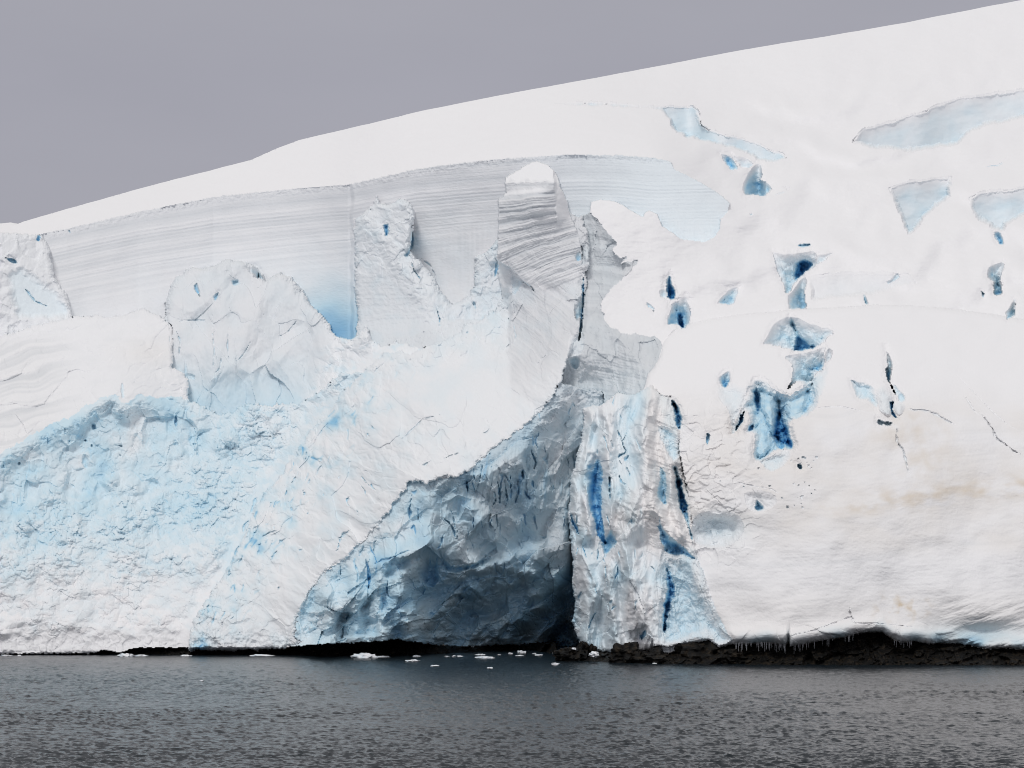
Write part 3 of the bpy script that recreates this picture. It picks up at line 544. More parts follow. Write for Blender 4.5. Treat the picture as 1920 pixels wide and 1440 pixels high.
def carve(poly, depth, bl, rim=3., fl=.12, own=True, en=1.2, smooth=True, lean=None, bmin=.10, part='crevasse'):
    """cut a hole: one wall sheer, the opposite wall sloping; the inside is dense blue ice, denser with depth"""
    if smooth: poly = spl(list(poly) + [poly[0]], 3)[:-1]
    b = box(poly, 20 if own else 6); u = U[b]; v = V[b]
    if own and np.ptp(np.array(poly)[:, 0]) > 16 and en > 1: en = 2.4
    s = sdf(poly, u, v) + en * fbm(u, v, 9 if en < 2 else 15, 4, 311, .6)
    lip = (s >= 0) & (s < 18)
    if own and depth > 0:
        yl = Y[b]; yl[lip] = (yl + .22 * min(depth, 5) * np.exp(-(s / 6.) ** 2))[lip]
    m = s < 0
    if not m.any(): return
    pa = np.array(poly); cx, cy = pa.mean(0); ext = max(4., np.ptp(pa[:, 0]) * .5); eyt = max(4., np.ptp(pa[:, 1]) * .5)
    if lean is None: lean = ((cx * 7.3 + cy * 3.1) % 5.0) / 5.0 * 1.6 - .8
    side = np.clip(.35 + .5 * (lean * (u - cx) / ext - .75 * (v - cy) / eyt), 0, 1)     # 0 sheer side .. 1 gentle side
    sx = min(-s.min(), 26.)
    tt = np.clip(-s / (rim + (1.2 * sx) * side * (sx > 5)), 0, 1)
    t0 = .34 * np.clip(1.2 - 1.6 * side, 0, 1) if sx > 5 else .3
    t = t0 * np.clip(-s / 1.6, 0, 1) + (1 - t0) * sm(0, 1, tt)
    y = Y[b]
    rough_ = depth * t * (fl * fbm(u, v, 13, 3, 313) + (.22 * facets(u, v, 17, 317, 1.5) if sx > 5 else 0))
    dk = depth; grad = 1.
    if own and depth > 0 and eyt > 8 and cy < 720:
        tf = np.full(u.shape[1], np.nan)
        for c in range(u.shape[1]):
            r_ = np.nonzero(m[:, c])[0]
            if len(r_): tf[c] = y[r_[0], c]
        g_ = ~np.isnan(tf)
        if g_.sum() > 2:
            tf = np.interp(np.arange(len(tf)), np.nonzero(g_)[0], tf[g_]); tf = np.convolve(np.pad(tf, 3, mode='edge'), np.ones(7) / 7, 'valid')
            hang = np.maximum(tf[None, :] * .9 + .1 * y, y)
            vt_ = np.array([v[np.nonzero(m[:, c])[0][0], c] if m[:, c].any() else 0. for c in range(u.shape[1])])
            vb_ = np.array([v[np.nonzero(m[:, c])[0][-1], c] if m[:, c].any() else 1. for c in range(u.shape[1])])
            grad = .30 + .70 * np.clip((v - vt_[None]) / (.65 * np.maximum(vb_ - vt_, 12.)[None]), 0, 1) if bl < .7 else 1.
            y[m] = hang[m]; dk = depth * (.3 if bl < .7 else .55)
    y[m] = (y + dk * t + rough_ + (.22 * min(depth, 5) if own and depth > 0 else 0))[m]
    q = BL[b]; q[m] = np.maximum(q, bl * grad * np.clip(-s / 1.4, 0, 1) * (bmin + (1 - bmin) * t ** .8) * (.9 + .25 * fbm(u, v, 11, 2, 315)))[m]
    g = GR[b]; g[m] = g[m] * .5
    d = DI[b]; d[m] = d[m] * .3
    if own:
        cid = len(CREV); lid_ = int(np.bincount(np.maximum(LAB[b][m], 0)).argmax()); CREV.append((lid_, part)); c = CRV[b]; c[m & (LAB[b] == lid_)] = cid
def line(pts, w, depth, bl, own=False):
    P = np.array(spl(pts, 7)); n = len(P)
    d = np.gradient(P, axis=0); d /= np.linalg.norm(d, axis=1)[:, None] + 1e-9
    nrm = np.stack([-d[:, 1], d[:, 0]], 1)
    k_ = len(LINES); LINES.append(1); r = np.random.default_rng(900 + k_)
    P = P + nrm * (np.convolve(r.normal(0, 1, n + 4), np.ones(5) / 5, 'valid') * w * .55)[:, None]
    prof = np.clip(np.sin(np.linspace(.02, math.pi - .02, n)), .08, 1) ** .6 * np.clip(1 + .6 * np.convolve(r.normal(0, 1, n + 2), np.ones(3) / 3, 'valid'), .12, 1.7)
    ww = w * .5 * prof[:, None]
    carve([tuple(p) for p in P + nrm * ww] + [tuple(p) for p in (P - nrm * ww * .8)[::-1]], depth * .6, bl * .85, max(1.2, w * .35), own=own, en=.7, smooth=False)
LINES = []
# upper snowfield
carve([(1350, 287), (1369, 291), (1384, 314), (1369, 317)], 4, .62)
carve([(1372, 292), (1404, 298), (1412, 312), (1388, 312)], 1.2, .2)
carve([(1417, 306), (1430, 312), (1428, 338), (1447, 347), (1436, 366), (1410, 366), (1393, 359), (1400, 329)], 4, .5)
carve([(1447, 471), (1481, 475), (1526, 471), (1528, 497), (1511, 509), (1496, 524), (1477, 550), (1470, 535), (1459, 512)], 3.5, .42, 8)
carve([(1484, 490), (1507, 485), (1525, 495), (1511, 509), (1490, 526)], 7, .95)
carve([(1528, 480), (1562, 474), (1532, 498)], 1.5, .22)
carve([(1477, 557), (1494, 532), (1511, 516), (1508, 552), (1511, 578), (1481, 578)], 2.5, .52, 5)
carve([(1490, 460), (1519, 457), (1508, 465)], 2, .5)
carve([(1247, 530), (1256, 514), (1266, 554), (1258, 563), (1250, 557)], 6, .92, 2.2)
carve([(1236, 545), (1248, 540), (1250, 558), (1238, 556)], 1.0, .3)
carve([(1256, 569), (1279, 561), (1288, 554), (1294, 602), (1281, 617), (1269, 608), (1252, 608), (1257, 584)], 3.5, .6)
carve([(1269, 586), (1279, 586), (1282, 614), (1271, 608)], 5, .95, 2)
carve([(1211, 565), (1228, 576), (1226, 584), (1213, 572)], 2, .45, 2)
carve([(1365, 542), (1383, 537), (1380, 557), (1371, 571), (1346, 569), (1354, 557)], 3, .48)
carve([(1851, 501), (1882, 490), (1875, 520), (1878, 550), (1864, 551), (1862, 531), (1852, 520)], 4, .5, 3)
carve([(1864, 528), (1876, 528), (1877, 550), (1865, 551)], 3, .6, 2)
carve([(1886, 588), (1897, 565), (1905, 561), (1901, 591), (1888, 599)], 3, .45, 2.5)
carve([(1839, 546), (1846, 550), (1843, 559)], 2, .6, 1.5)
carve([(1864, 436), (1877, 434), (1880, 458), (1868, 449)], 3.5, .62, 2.5)
carve([(1663, 528), (1684, 512), (1682, 524), (1668, 532)], 1.5, .35, 1.5)
carve([(1618, 548), (1624, 556), (1628, 570), (1621, 568)], 2, .4, 1.5)
line([(1850, 313), (1868, 310), (1880, 304), (1888, 291)], 4, 1.2, .32)
line([(1405, 400), (1412, 402)], 3, 1, .35)
line([(1450, 366), (1478, 361)], 3, .8, .2)
# tongue
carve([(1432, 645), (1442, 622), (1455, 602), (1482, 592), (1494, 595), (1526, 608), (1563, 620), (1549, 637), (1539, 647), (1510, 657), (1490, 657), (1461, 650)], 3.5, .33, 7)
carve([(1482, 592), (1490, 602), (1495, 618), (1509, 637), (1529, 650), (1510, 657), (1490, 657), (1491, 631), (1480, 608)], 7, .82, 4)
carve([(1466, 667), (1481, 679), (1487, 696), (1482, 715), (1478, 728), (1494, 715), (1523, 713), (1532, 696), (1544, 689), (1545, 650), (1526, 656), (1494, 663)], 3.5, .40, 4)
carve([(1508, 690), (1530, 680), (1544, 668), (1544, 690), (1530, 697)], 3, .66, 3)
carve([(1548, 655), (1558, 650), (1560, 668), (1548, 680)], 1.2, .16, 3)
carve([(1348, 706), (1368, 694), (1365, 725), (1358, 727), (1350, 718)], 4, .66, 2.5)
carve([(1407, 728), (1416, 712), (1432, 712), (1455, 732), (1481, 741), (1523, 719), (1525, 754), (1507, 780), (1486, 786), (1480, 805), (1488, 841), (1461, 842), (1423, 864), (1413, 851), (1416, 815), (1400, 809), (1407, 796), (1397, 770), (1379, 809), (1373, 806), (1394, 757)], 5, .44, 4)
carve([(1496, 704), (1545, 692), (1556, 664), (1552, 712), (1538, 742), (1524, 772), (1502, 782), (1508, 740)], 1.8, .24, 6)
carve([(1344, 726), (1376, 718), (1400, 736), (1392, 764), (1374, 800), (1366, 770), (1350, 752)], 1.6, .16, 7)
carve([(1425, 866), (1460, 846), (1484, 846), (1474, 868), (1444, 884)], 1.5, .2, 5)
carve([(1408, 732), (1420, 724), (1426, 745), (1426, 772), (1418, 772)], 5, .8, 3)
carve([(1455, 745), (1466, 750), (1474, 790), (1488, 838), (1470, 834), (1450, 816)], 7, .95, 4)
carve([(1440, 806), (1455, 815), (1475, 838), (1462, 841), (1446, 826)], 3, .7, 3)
carve([(1378, 806), (1392, 772), (1397, 772), (1392, 790), (1380, 810)], 5, .92, 2)
carve([(1402, 798), (1414, 792), (1413, 806), (1402, 810)], 3, .75, 2)
carve([(1424, 742), (1438, 738), (1453, 742), (1456, 756), (1453, 803), (1445, 811), (1434, 782), (1424, 767)], -3.5, .20, 4)
carve([(1468, 752), (1490, 740), (1522, 724), (1523, 756), (1506, 776), (1482, 786), (1474, 780)], -3.2, .24, 6)
carve([(1414, 848), (1420, 815), (1436, 804), (1448, 832), (1440, 848), (1423, 860)], -2.5, .36, 5)
carve([(1660, 650), (1671, 672), (1674, 686), (1669, 716), (1686, 752), (1673, 730), (1661, 704), (1664, 684)], 3.4, .60, 2.5)
carve([(1671, 716), (1684, 726), (1698, 750), (1688, 754), (1676, 732)], 1.5, .30, 5)
carve([(1597, 713), (1623, 718), (1640, 730), (1646, 766), (1625, 751), (1607, 744)], 2.5, .30, 4)
carve([(1642, 730), (1656, 722), (1672, 742), (1670, 780), (1648, 768)], -1.5, .12, 5, own=False)
carve([(1668, 754), (1677, 752), (1674, 767), (1682, 784), (1671, 777)], 4, .8, 2)
carve([(1674, 756), (1690, 752), (1698, 762), (1690, 778), (1680, 776)], -1.2, .1, 6, own=False)
carve([(1644, 786), (1671, 792), (1665, 799), (1647, 796)], 3, .3, 2)
line([(1681, 799), (1682, 818), (1690, 838), (1700, 864), (1709, 892)], 5, 1.6, .1)
line([(1836, 773), (1855, 796), (1872, 822), (1897, 844), (1916, 853)], 5, 1.8, .05)
line([(1700, 767), (1733, 770), (1760, 780), (1790, 796)], 6, 1.4, .08)
line([(1806, 738), (1818, 758), (1836, 780)], 3, .8, .05)
line([(1780, 690), (1830, 740), (1880, 790), (1925, 815)], 2.4, .5, .03)
line([(1560, 686), (1650, 684), (1740, 706), (1800, 756)], 2.0, .35, .03)
line([(1520, 768), (1580, 764), (1650, 780)], 3, .6, .04)
line([(1380, 905), (1440, 915), (1460, 925)], 3, .6, .1)
carve([(1419, 936), (1434, 954), (1415, 957)], 3, .55, 2)
carve([(1494, 868), (1503, 872), (1503, 880), (1496, 878)], 3, .6, 2)
carve([(1325, 812), (1331, 816), (1328, 834), (1323, 830)], 2, .5, 1.5)
line([(1594, 1138), (1595, 1150), (1596, 1160)], 4, 1.5, .02)
line([(1482, 1192), (1520, 1184), (1560, 1170), (1594, 1158), (1606, 1168), (1660, 1170), (1712, 1176)], 3.4, 1.0, .02)
for _ in range(34):
    x = rng.uniform(1480, 1530) if rng.random() < .5 else rng.uniform(1330, 1480); z = rng.uniform(850, 960)
    w_ = rng.uniform(1.5, 5)
    carve([(x, z), (x + w_, z + rng.uniform(-2, 2)), (x + w_ * .8, z + w_), (x + .1, z + w_ * .8)], rng.uniform(.3, 1.0), rng.uniform(.05, .25), 1.2, own=False, en=1.4)
carve([(1296, 1004), (1302, 970), (1340, 957), (1384, 966), (1394, 998), (1360, 1026), (1312, 1022)], 3.2, .10, 7, own=False, lean=.2)
carve([(1395, 925), (1420, 918), (1455, 930), (1450, 950), (1420, 960), (1400, 950)], 1.2, .05, 5, own=False)
# tower
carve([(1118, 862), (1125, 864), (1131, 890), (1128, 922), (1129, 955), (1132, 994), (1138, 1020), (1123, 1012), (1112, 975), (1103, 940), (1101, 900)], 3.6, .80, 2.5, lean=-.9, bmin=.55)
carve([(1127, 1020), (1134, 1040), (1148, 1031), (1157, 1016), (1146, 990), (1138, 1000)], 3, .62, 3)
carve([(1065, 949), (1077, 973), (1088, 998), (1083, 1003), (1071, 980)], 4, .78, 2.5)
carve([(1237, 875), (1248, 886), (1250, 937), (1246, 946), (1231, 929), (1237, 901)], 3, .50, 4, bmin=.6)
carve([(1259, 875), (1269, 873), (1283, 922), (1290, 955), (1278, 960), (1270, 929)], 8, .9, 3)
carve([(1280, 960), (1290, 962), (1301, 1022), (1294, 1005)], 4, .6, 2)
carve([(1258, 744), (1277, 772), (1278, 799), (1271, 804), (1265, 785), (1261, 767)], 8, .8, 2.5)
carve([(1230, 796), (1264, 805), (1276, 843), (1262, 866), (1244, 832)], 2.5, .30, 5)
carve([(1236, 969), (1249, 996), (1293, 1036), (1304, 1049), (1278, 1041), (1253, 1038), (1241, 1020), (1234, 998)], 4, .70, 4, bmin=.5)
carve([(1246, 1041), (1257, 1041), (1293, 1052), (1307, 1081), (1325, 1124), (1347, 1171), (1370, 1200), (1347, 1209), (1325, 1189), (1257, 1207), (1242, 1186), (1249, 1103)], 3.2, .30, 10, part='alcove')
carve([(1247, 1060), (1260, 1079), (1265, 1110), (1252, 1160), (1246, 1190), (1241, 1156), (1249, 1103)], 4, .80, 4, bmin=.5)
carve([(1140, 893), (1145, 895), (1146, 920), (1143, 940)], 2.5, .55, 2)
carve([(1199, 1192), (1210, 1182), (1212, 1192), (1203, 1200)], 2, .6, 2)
for L, w_, d_, b_ in [([(1157, 806), (1166, 826), (1174, 846)], 4, 2, .6), ([(1180, 802), (1168, 828), (1174, 846), (1160, 858), (1170, 872)], 4, 2, .6), ([(1163, 890), (1166, 902), (1174, 911)], 4, 2, .62), ([(1174, 876), (1183, 894)], 4, 1.5, .55),
                      ([(1104, 935), (1105, 970)], 3, 1.5, .45), ([(1145, 825), (1150, 840)], 3, 1.2, .35), ([(1129, 1040), (1134, 1060), (1138, 1100)], 3, 1.4, .55), ([(1138, 1120), (1144, 1160)], 3, 1.2, .35), ([(1218, 1060), (1227, 1068), (1226, 1074)], 3, 1.3, .45), ([(1174, 1120), (1173, 1136)], 2, 1, .3), ([(1102, 980), (1100, 1000)], 3, 1.2, .4)]:
    line(L, w_, d_, b_)
# pinnacle ridge crack and rim stones
carve([(1094, 506), (1096, 540), (1094, 580), (1090, 620), (1084, 640), (1090, 575), (1091, 540)], 4, .78, 2)
carve([(1078, 566), (1092, 560), (1092, 590), (1078, 600)], 1.5, .45, 3)
carve([(1064, 672), (1084, 664), (1088, 688), (1074, 692)], 1.4, .34, 3, own=False)
carve([(1066, 634), (1094, 620), (1092, 660), (1064, 668)], 1.2, .14, 3, own=False)
carve([(1078, 478), (1088, 470), (1090, 486), (1082, 490)], 2, .45, 2)
carve([(953, 498), (982, 526), (976, 540), (962, 552)], 2.5, .26, 3)
line([(980, 526), (994, 536), (1002, 548)], 4, 2, .4)
carve([(928, 494), (936, 486), (934, 508), (927, 522)], 2.5, .6, 2)
line([(963, 606), (966, 628), (964, 650)], 4, 1.2, .3)
# leaning block and cliff foot
carve([(718, 420), (730, 420), (728, 440), (722, 440)], 3, .75, 2)
carve([(766, 420), (776, 430), (776, 460), (765, 482), (757, 476), (770, 458)], 3, .6, 2.5)
line([(770, 490), (776, 506), (790, 524)], 4, 2, .6)
line([(818, 572), (824, 596), (826, 616)], 4, 2, .6)
line([(886, 565), (894, 590)], 6, 1.5, .4)
line([(790, 484), (806, 500), (818, 520)], 4, 1.2, .3)
carve([(70, 442), (75, 440), (75, 454), (68, 450)], 2.5, .8, 1.5)
carve([(10, 484), (24, 482), (32, 492), (24, 496)], 2, .55, 2)
line([(40, 536), (62, 560), (90, 574)], 5, 1.2, .48)
line([(128, 432), (132, 436)], 4, 1, .6)
# serac
carve([(362, 536), (370, 530), (375, 556), (370, 552)], 2.5, .6, 2)
carve([(398, 556), (410, 548), (404, 566)], 2.5, .62, 2)
carve([(432, 526), (446, 522), (452, 532), (438, 538)], 2, .4, 3)
carve([(462, 502), (480, 500), (496, 524), (480, 522)], 2, .36, 4)
for L in [[(332, 604), (350, 602), (372, 600), (388, 600)], [(330, 620), (338, 640), (336, 668)], [(316, 600), (318, 650)], [(398, 590), (400, 640), (402, 690)], [(416, 668), (412, 690), (402, 700)], [(470, 640), (460, 660), (440, 680)], [(430, 600), (426, 640), (428, 680)], [(555, 600), (540, 622), (520, 632)]]:
    line(L, 3.0, .9, .34)
# debris face holes
for (x, z, w_, h_, d_, b_) in [(176, 800, 12, 20, 4, .9), (160, 826, 12, 8, 4, .8), (172, 836, 6, 6, 3, .85), (226, 836, 10, 8, 3, .75), (226, 854, 8, 4, 3, .7), (160, 860, 12, 34, 2, .6), (330, 790, 8, 22, 4, .85), (328, 830, 10, 16, 2, .55), (366, 833, 9, 5, 3, .8), (370, 850, 5, 14, 2, .6), (440, 835, 5, 8, 3, .75), (274, 790, 6, 6, 2, .6), (36, 870, 8, 10, 3, .6), (122, 808, 4, 14, 2, .7), (6, 876, 8, 10, 2, .5), (248, 838, 4, 5, 2, .7), (90, 828, 6, 16, 2, .5), (130, 830, 5, 12, 2, .55), (348, 690, 6, 44, 2.5, .5), (356, 705, 22, 12, 2, .46), (230, 732, 10, 36, 2, .4), (404, 706, 8, 18, 2, .5)]:
    w_ *= rng.uniform(.6, 1.2); h_ *= rng.uniform(.6, 1.1); d_ *= .35; b_ *= .6
    carve([(x - w_ * .4, z - h_ * .4), (x + w_ * .2, z - h_ * .5), (x + w_ * .5, z + h_ * .3), (x, z + h_ * .5), (x - w_ * .5, z + h_ * .2)], d_, b_, 2, own=w_ * h_ > 100)
# small blue fissures over the spur
SL = [(468, 965, 482, 932, 9, .75), (455, 1000, 466, 975, 8, .7), (440, 1045, 450, 1018, 7, .75), (428, 1080, 436, 1062, 6, .7), (388, 1150, 394, 1132, 7, .6), (372, 1172, 376, 1156, 5, .55), (409, 1160, 420, 1176, 4, .55), (536, 930, 540, 912, 6, .8), (540, 940, 548, 960, 5, .92), (508, 962, 520, 938, 6, .85), (572, 930, 570, 918, 7, .7), (482, 1040, 490, 1018, 6, .65), (508, 1050, 520, 1032, 6, .75), (490, 1005, 520, 994, 5, .5), (520, 1020, 535, 1008, 6, .6), (630, 1035, 640, 1008, 7, .6), (636, 1012, 655, 995, 8, .5), (676, 1044, 682, 1020, 9, .7), (700, 1036, 704, 1012, 6, .6), (650, 930, 656, 948, 8, .65), (668, 955, 672, 968, 4, .7), (676, 892, 694, 912, 4, .75), (690, 900, 704, 920, 5, .85), (676, 908, 690, 935, 4, .7), (684, 880, 700, 894, 3, .6), (696, 798, 704, 808, 4, .7), (688, 812, 692, 818, 6, .75), (752, 822, 790, 786, 6, .3), (790, 786, 826, 778, 4, .25), (830, 862, 862, 848, 4, .35), (780, 872, 812, 862, 5, .35), (906, 812, 922, 800, 4, .35), (870, 628, 878, 620, 7, .6), (706, 696, 708, 688, 3, .8), (600, 870, 606, 880, 4, .5), (590, 895, 604, 870, 4, .5), (545, 905, 560, 890, 5, .5), (460, 1010, 470, 985, 10, .55), (476, 1005, 486, 985, 6, .5), (446, 1060, 456, 1040, 5, .5), (574, 865, 576, 845, 4, .5)]
for (x0, z0, x1, z1, w_, b_) in SL:
    mx, mz = (x0 + x1) / 2 + rng.uniform(-2, 2), (z0 + z1) / 2 + rng.uniform(-2, 2)
    line([(x0, z0), (mx, mz), (x1, z1)], w_ * .8, 1.3, b_ * .68, own=False)
for _ in range(16):
    t = rng.random(); z = 760 + 430 * t
    x = np.interp(z, [700, 800, 900, 1000, 1100, 1200], [690, 600, 520, 460, 405, 360]) + rng.uniform(4, 190) * (1 if rng.random() < .6 else .5)
    l = rng.uniform(4, 14)
    line([(x, z), (x - l * .25 + rng.uniform(-2, 2), z + l * .5), (x - l * .45, z + l)], rng.uniform(1.8, 4), rng.uniform(.6, 1.4), rng.uniform(.25, .6))
# seracs and cracks on the face left of the cave and in the cave wall
KL = [([(686, 1048), (692, 1080), (686, 1130)], 7, 3, .85), ([(728, 1080), (726, 1110), (730, 1120)], 4, 2, .7), ([(642, 1200), (646, 1170), (654, 1140)], 7, 3, .85), ([(700, 1165), (715, 1140), (724, 1115)], 14, 2.5, .6), ([(665, 1055), (672, 1090), (664, 1120)], 5, 1.5, .5), ([(775, 925), (768, 950), (766, 980)], 7, 2, .66), ([(784, 950), (786, 985)], 3, 1.5, .6), ([(835, 1000), (826, 1020), (820, 1030)], 5, 2, .7), ([(830, 970), (845, 985), (855, 1010), (860, 990)], 4, 2, .6), ([(844, 948), (852, 980), (856, 1000)], 3, 1.6, .6), ([(876, 900), (876, 925)], 4, 2.5, .8), ([(922, 905), (926, 930), (922, 952)], 6, 2.4, .7), ([(932, 890), (938, 920), (936, 950)], 5, 2.4, .75), ([(944, 900), (950, 930), (948, 955)], 5, 2.4, .75), ([(956, 890), (960, 915), (954, 940)], 5, 2, .7), ([(900, 890), (893, 905)], 3, 1.6, .5), ([(998, 840), (1002, 862), (998, 880)], 5, 2.5, .75), ([(978, 880), (984, 900)], 10, 4, .9), ([(972, 900), (970, 925), (966, 945)], 5, 2, .7), ([(1000, 900), (1000, 915)], 6, 2.5, .8), ([(888, 880), (892, 912)], 3, 2, .7), ([(918, 845), (922, 880)], 3, 1.5, .5), ([(905, 870), (900, 900), (890, 930)], 3, 1.5, .5), ([(930, 960), (936, 1000)], 4, 1.5, .5), ([(975, 965), (978, 1000)], 4, 1.5, .5), ([(612, 1130), (600, 1180)], 5, 1.3, .5), ([(1052, 850), (1050, 900)], 3, 1.2, .4), ([(1030, 880), (1036, 930)], 3, 1.2, .35), ([(770, 1030), (720, 1050), (700, 1060)], 6, 2, .55), ([(640, 1060), (636, 1090)], 4, 1.5, .55)]
for L, w_, d_, b_ in KL: line(L, w_, d_, b_, own=w_ > 6)
carve([(782, 1050), (800, 1040), (822, 1062), (818, 1098), (800, 1100), (784, 1080)], 3.5, .45, 6)
carve([(826, 1040), (846, 1060), (880, 1058), (918, 1042), (916, 1055), (872, 1072), (845, 1074), (830, 1062)], 3, .55, 4)
carve([(1018, 1108), (1052, 1082), (1080, 1100), (1090, 1180), (1040, 1150)], 5, .45, 16)
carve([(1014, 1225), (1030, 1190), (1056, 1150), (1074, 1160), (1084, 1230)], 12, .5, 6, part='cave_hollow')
carve([(560, 1150), (580, 1105), (592, 1096), (606, 1130), (600, 1180), (575, 1196)], 1.8, .32, 8)
# blue ice toe stranded on the rocks
carve([(548, 1214), (580, 1196), (620, 1190), (650, 1200), (640, 1214), (600, 1224), (570, 1220)], -5, .26, 12, own=False)

# the left half of the glacier leans back a little more
Y = Y + .44 * np.clip(1222 - V, 0, None) * .1 * (1 - .85 * sm(500, 820, U)) * (1 - .5 * sm(0, 1, (620 - V) / 300) * sm(600, 900, U))
# ------------------------------------------------------------------ meshes
def mesh_obj(name, co, faces, mat, parent=None, attr=None, smooth=False):
    me = bpy.data.meshes.new(name)
    co = np.asarray(co, np.float32); faces = np.asarray(faces, np.int32)
    me.vertices.add(len(co)); me.vertices.foreach_set('co', co.ravel())
    me.loops.add(faces.size); me.loops.foreach_set('vertex_index', faces.ravel())
    me.polygons.add(len(faces)); me.polygons.foreach_set('loop_start', np.arange(0, faces.size, faces.shape[1], dtype=np.int32))
    me.update(calc_edges=True)
    me.polygons.foreach_set('use_smooth', np.full(len(faces), smooth, bool))
    if attr is not None:
        a = me.attributes.new('ice', 'FLOAT_COLOR', 'POINT'); a.data.foreach_set('color', np.asarray(attr, np.float32).ravel())
    me.materials.append(mat)
    o = bpy.data.objects.new(name, me); COL.objects.link(o)
    if parent is not None: o.parent = parent
    return o
def tag(o, label=None, cat=None, group=None, kind=None):
    for k_, val in (('label', label), ('category', cat), ('group', group), ('kind', kind)):
        if val: o[k_] = val
    return o

# ------------------------------------------------------------------ materials
def newmat(name):
    m = bpy.data.materials.new(name); m.use_nodes = True
    nt = m.node_tree; nt.nodes.clear()
    out = nt.nodes.new('ShaderNodeOutputMaterial'); p = nt.nodes.new('ShaderNodeBsdfPrincipled')
    nt.links.new(p.outputs[0], out.inputs[0])
    return m, nt, p
def ramp(nt, stops):
    r = nt.nodes.new('ShaderNodeValToRGB'); e = r.color_ramp.elements
    while len(e) < len(stops): e.new(.5)
    for k_, (pos, c) in enumerate(stops): e[k_].position = pos; e[k_].color = (*c, 1)
    return r
def mixc(nt, fac, a, b, mode='MIX'):
    m = nt.nodes.new('ShaderNodeMix'); m.data_type = 'RGBA'; m.blend_type = mode
    for sock, val in ((m.inputs[0], fac), (m.inputs[6], a), (m.inputs[7], b)):
        if isinstance(val, (int, float)): sock.default_value = val
        elif isinstance(val, tuple): sock.default_value = (*val, 1)
        else: nt.links.new(val, sock)
    return m.outputs[2]
def noise_tex(nt, scale, detail=4, rough=.55, stretch=(1, 1, 1)):
    tc = nt.nodes.new('ShaderNodeTexCoord'); mp = nt.nodes.new('ShaderNodeMapping'); mp.inputs['Scale'].default_value = stretch
    n = nt.nodes.new('ShaderNodeTexNoise'); n.inputs['Scale'].default_value = scale; n.inputs['Detail'].default_value = detail; n.inputs['Roughness'].default_value = rough
    nt.links.new(tc.outputs['Object'], mp.inputs[0]); nt.links.new(mp.outputs[0], n.inputs['Vector'])
    return n.outputs['Fac']

def ice_material():
    m, nt, p = newmat('glacier_ice')
    at = nt.nodes.new('ShaderNodeAttribute'); at.attribute_name = 'ice'
    sp = nt.nodes.new('ShaderNodeSeparateColor'); nt.links.new(at.outputs['Color'], sp.inputs[0])
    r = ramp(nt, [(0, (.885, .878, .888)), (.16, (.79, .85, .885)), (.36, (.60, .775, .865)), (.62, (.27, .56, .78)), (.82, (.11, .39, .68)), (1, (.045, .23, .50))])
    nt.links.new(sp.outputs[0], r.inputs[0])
    c = mixc(nt, sp.outputs[2], r.outputs[0], (.52, .56, .60), 'MIX')
    c = mixc(nt, sp.outputs[1], c, (.66, .56, .44), 'MIX')
    nt.links.new(c, p.inputs['Base Color'])
    p.inputs['Roughness'].default_value = .75
    p.inputs['Specular IOR Level'].default_value = .25
    b = nt.nodes.new('ShaderNodeBump'); b.inputs['Strength'].default_value = .22; b.inputs['Distance'].default_value = .08
    nt.links.new(noise_tex(nt, 2.2, 5, .6), b.inputs['Height']); nt.links.new(b.outputs[0], p.inputs['Normal'])
    return m
def rock_material():
    m, nt, p = newmat('wet_rock')
    r = ramp(nt, [(.3, (.003, .003, .0035)), (.5, (.008, .0075, .007)), (.66, (.03, .022, .014)), (.82, (.06, .056, .05))])
    nt.links.new(noise_tex(nt, .9, 8, .65), r.inputs[0]); nt.links.new(r.outputs[0], p.inputs['Base Color'])
    p.inputs['Roughness'].default_value = .6; p.inputs['Specular IOR Level'].default_value = .2
    b = nt.nodes.new('ShaderNodeBump'); b.inputs['Strength'].default_value = .8; b.inputs['Distance'].default_value = .25
    nt.links.new(noise_tex(nt, 2.5, 6, .7), b.inputs['Height']); nt.links.new(b.outputs[0], p.inputs['Normal'])
    return m
def floe_material():
    m, nt, p = newmat('floating_ice')
    r = ramp(nt, [(.3, (.72, .82, .88)), (.6, (.88, .88, .90))])
    nt.links.new(noise_tex(nt, .8, 3), r.inputs[0]); nt.links.new(r.outputs[0], p.inputs['Base Color'])
    p.inputs['Roughness'].default_value = .6
    return m
def water_material():
    m, nt, p = newmat('sea_water')
    p.inputs['Base Color'].default_value = (.010, .016, .021, 1)
    p.inputs['Roughness'].default_value = .2; p.inputs['IOR'].default_value = 1.333; p.inputs['Specular IOR Level'].default_value = .30
    b = nt.nodes.new('ShaderNodeBump'); b.inputs['Strength'].default_value = .8; b.inputs['Distance'].default_value = .09
    nt.links.new(noise_tex(nt, 2.6, 4, .6, (.4, 1, 1)), b.inputs['Height']); nt.links.new(b.outputs[0], p.inputs['Normal'])
    return m
M_ICE, M_ROCK, M_FLOE, M_SEA = ice_material(), rock_material(), floe_material(), water_material()

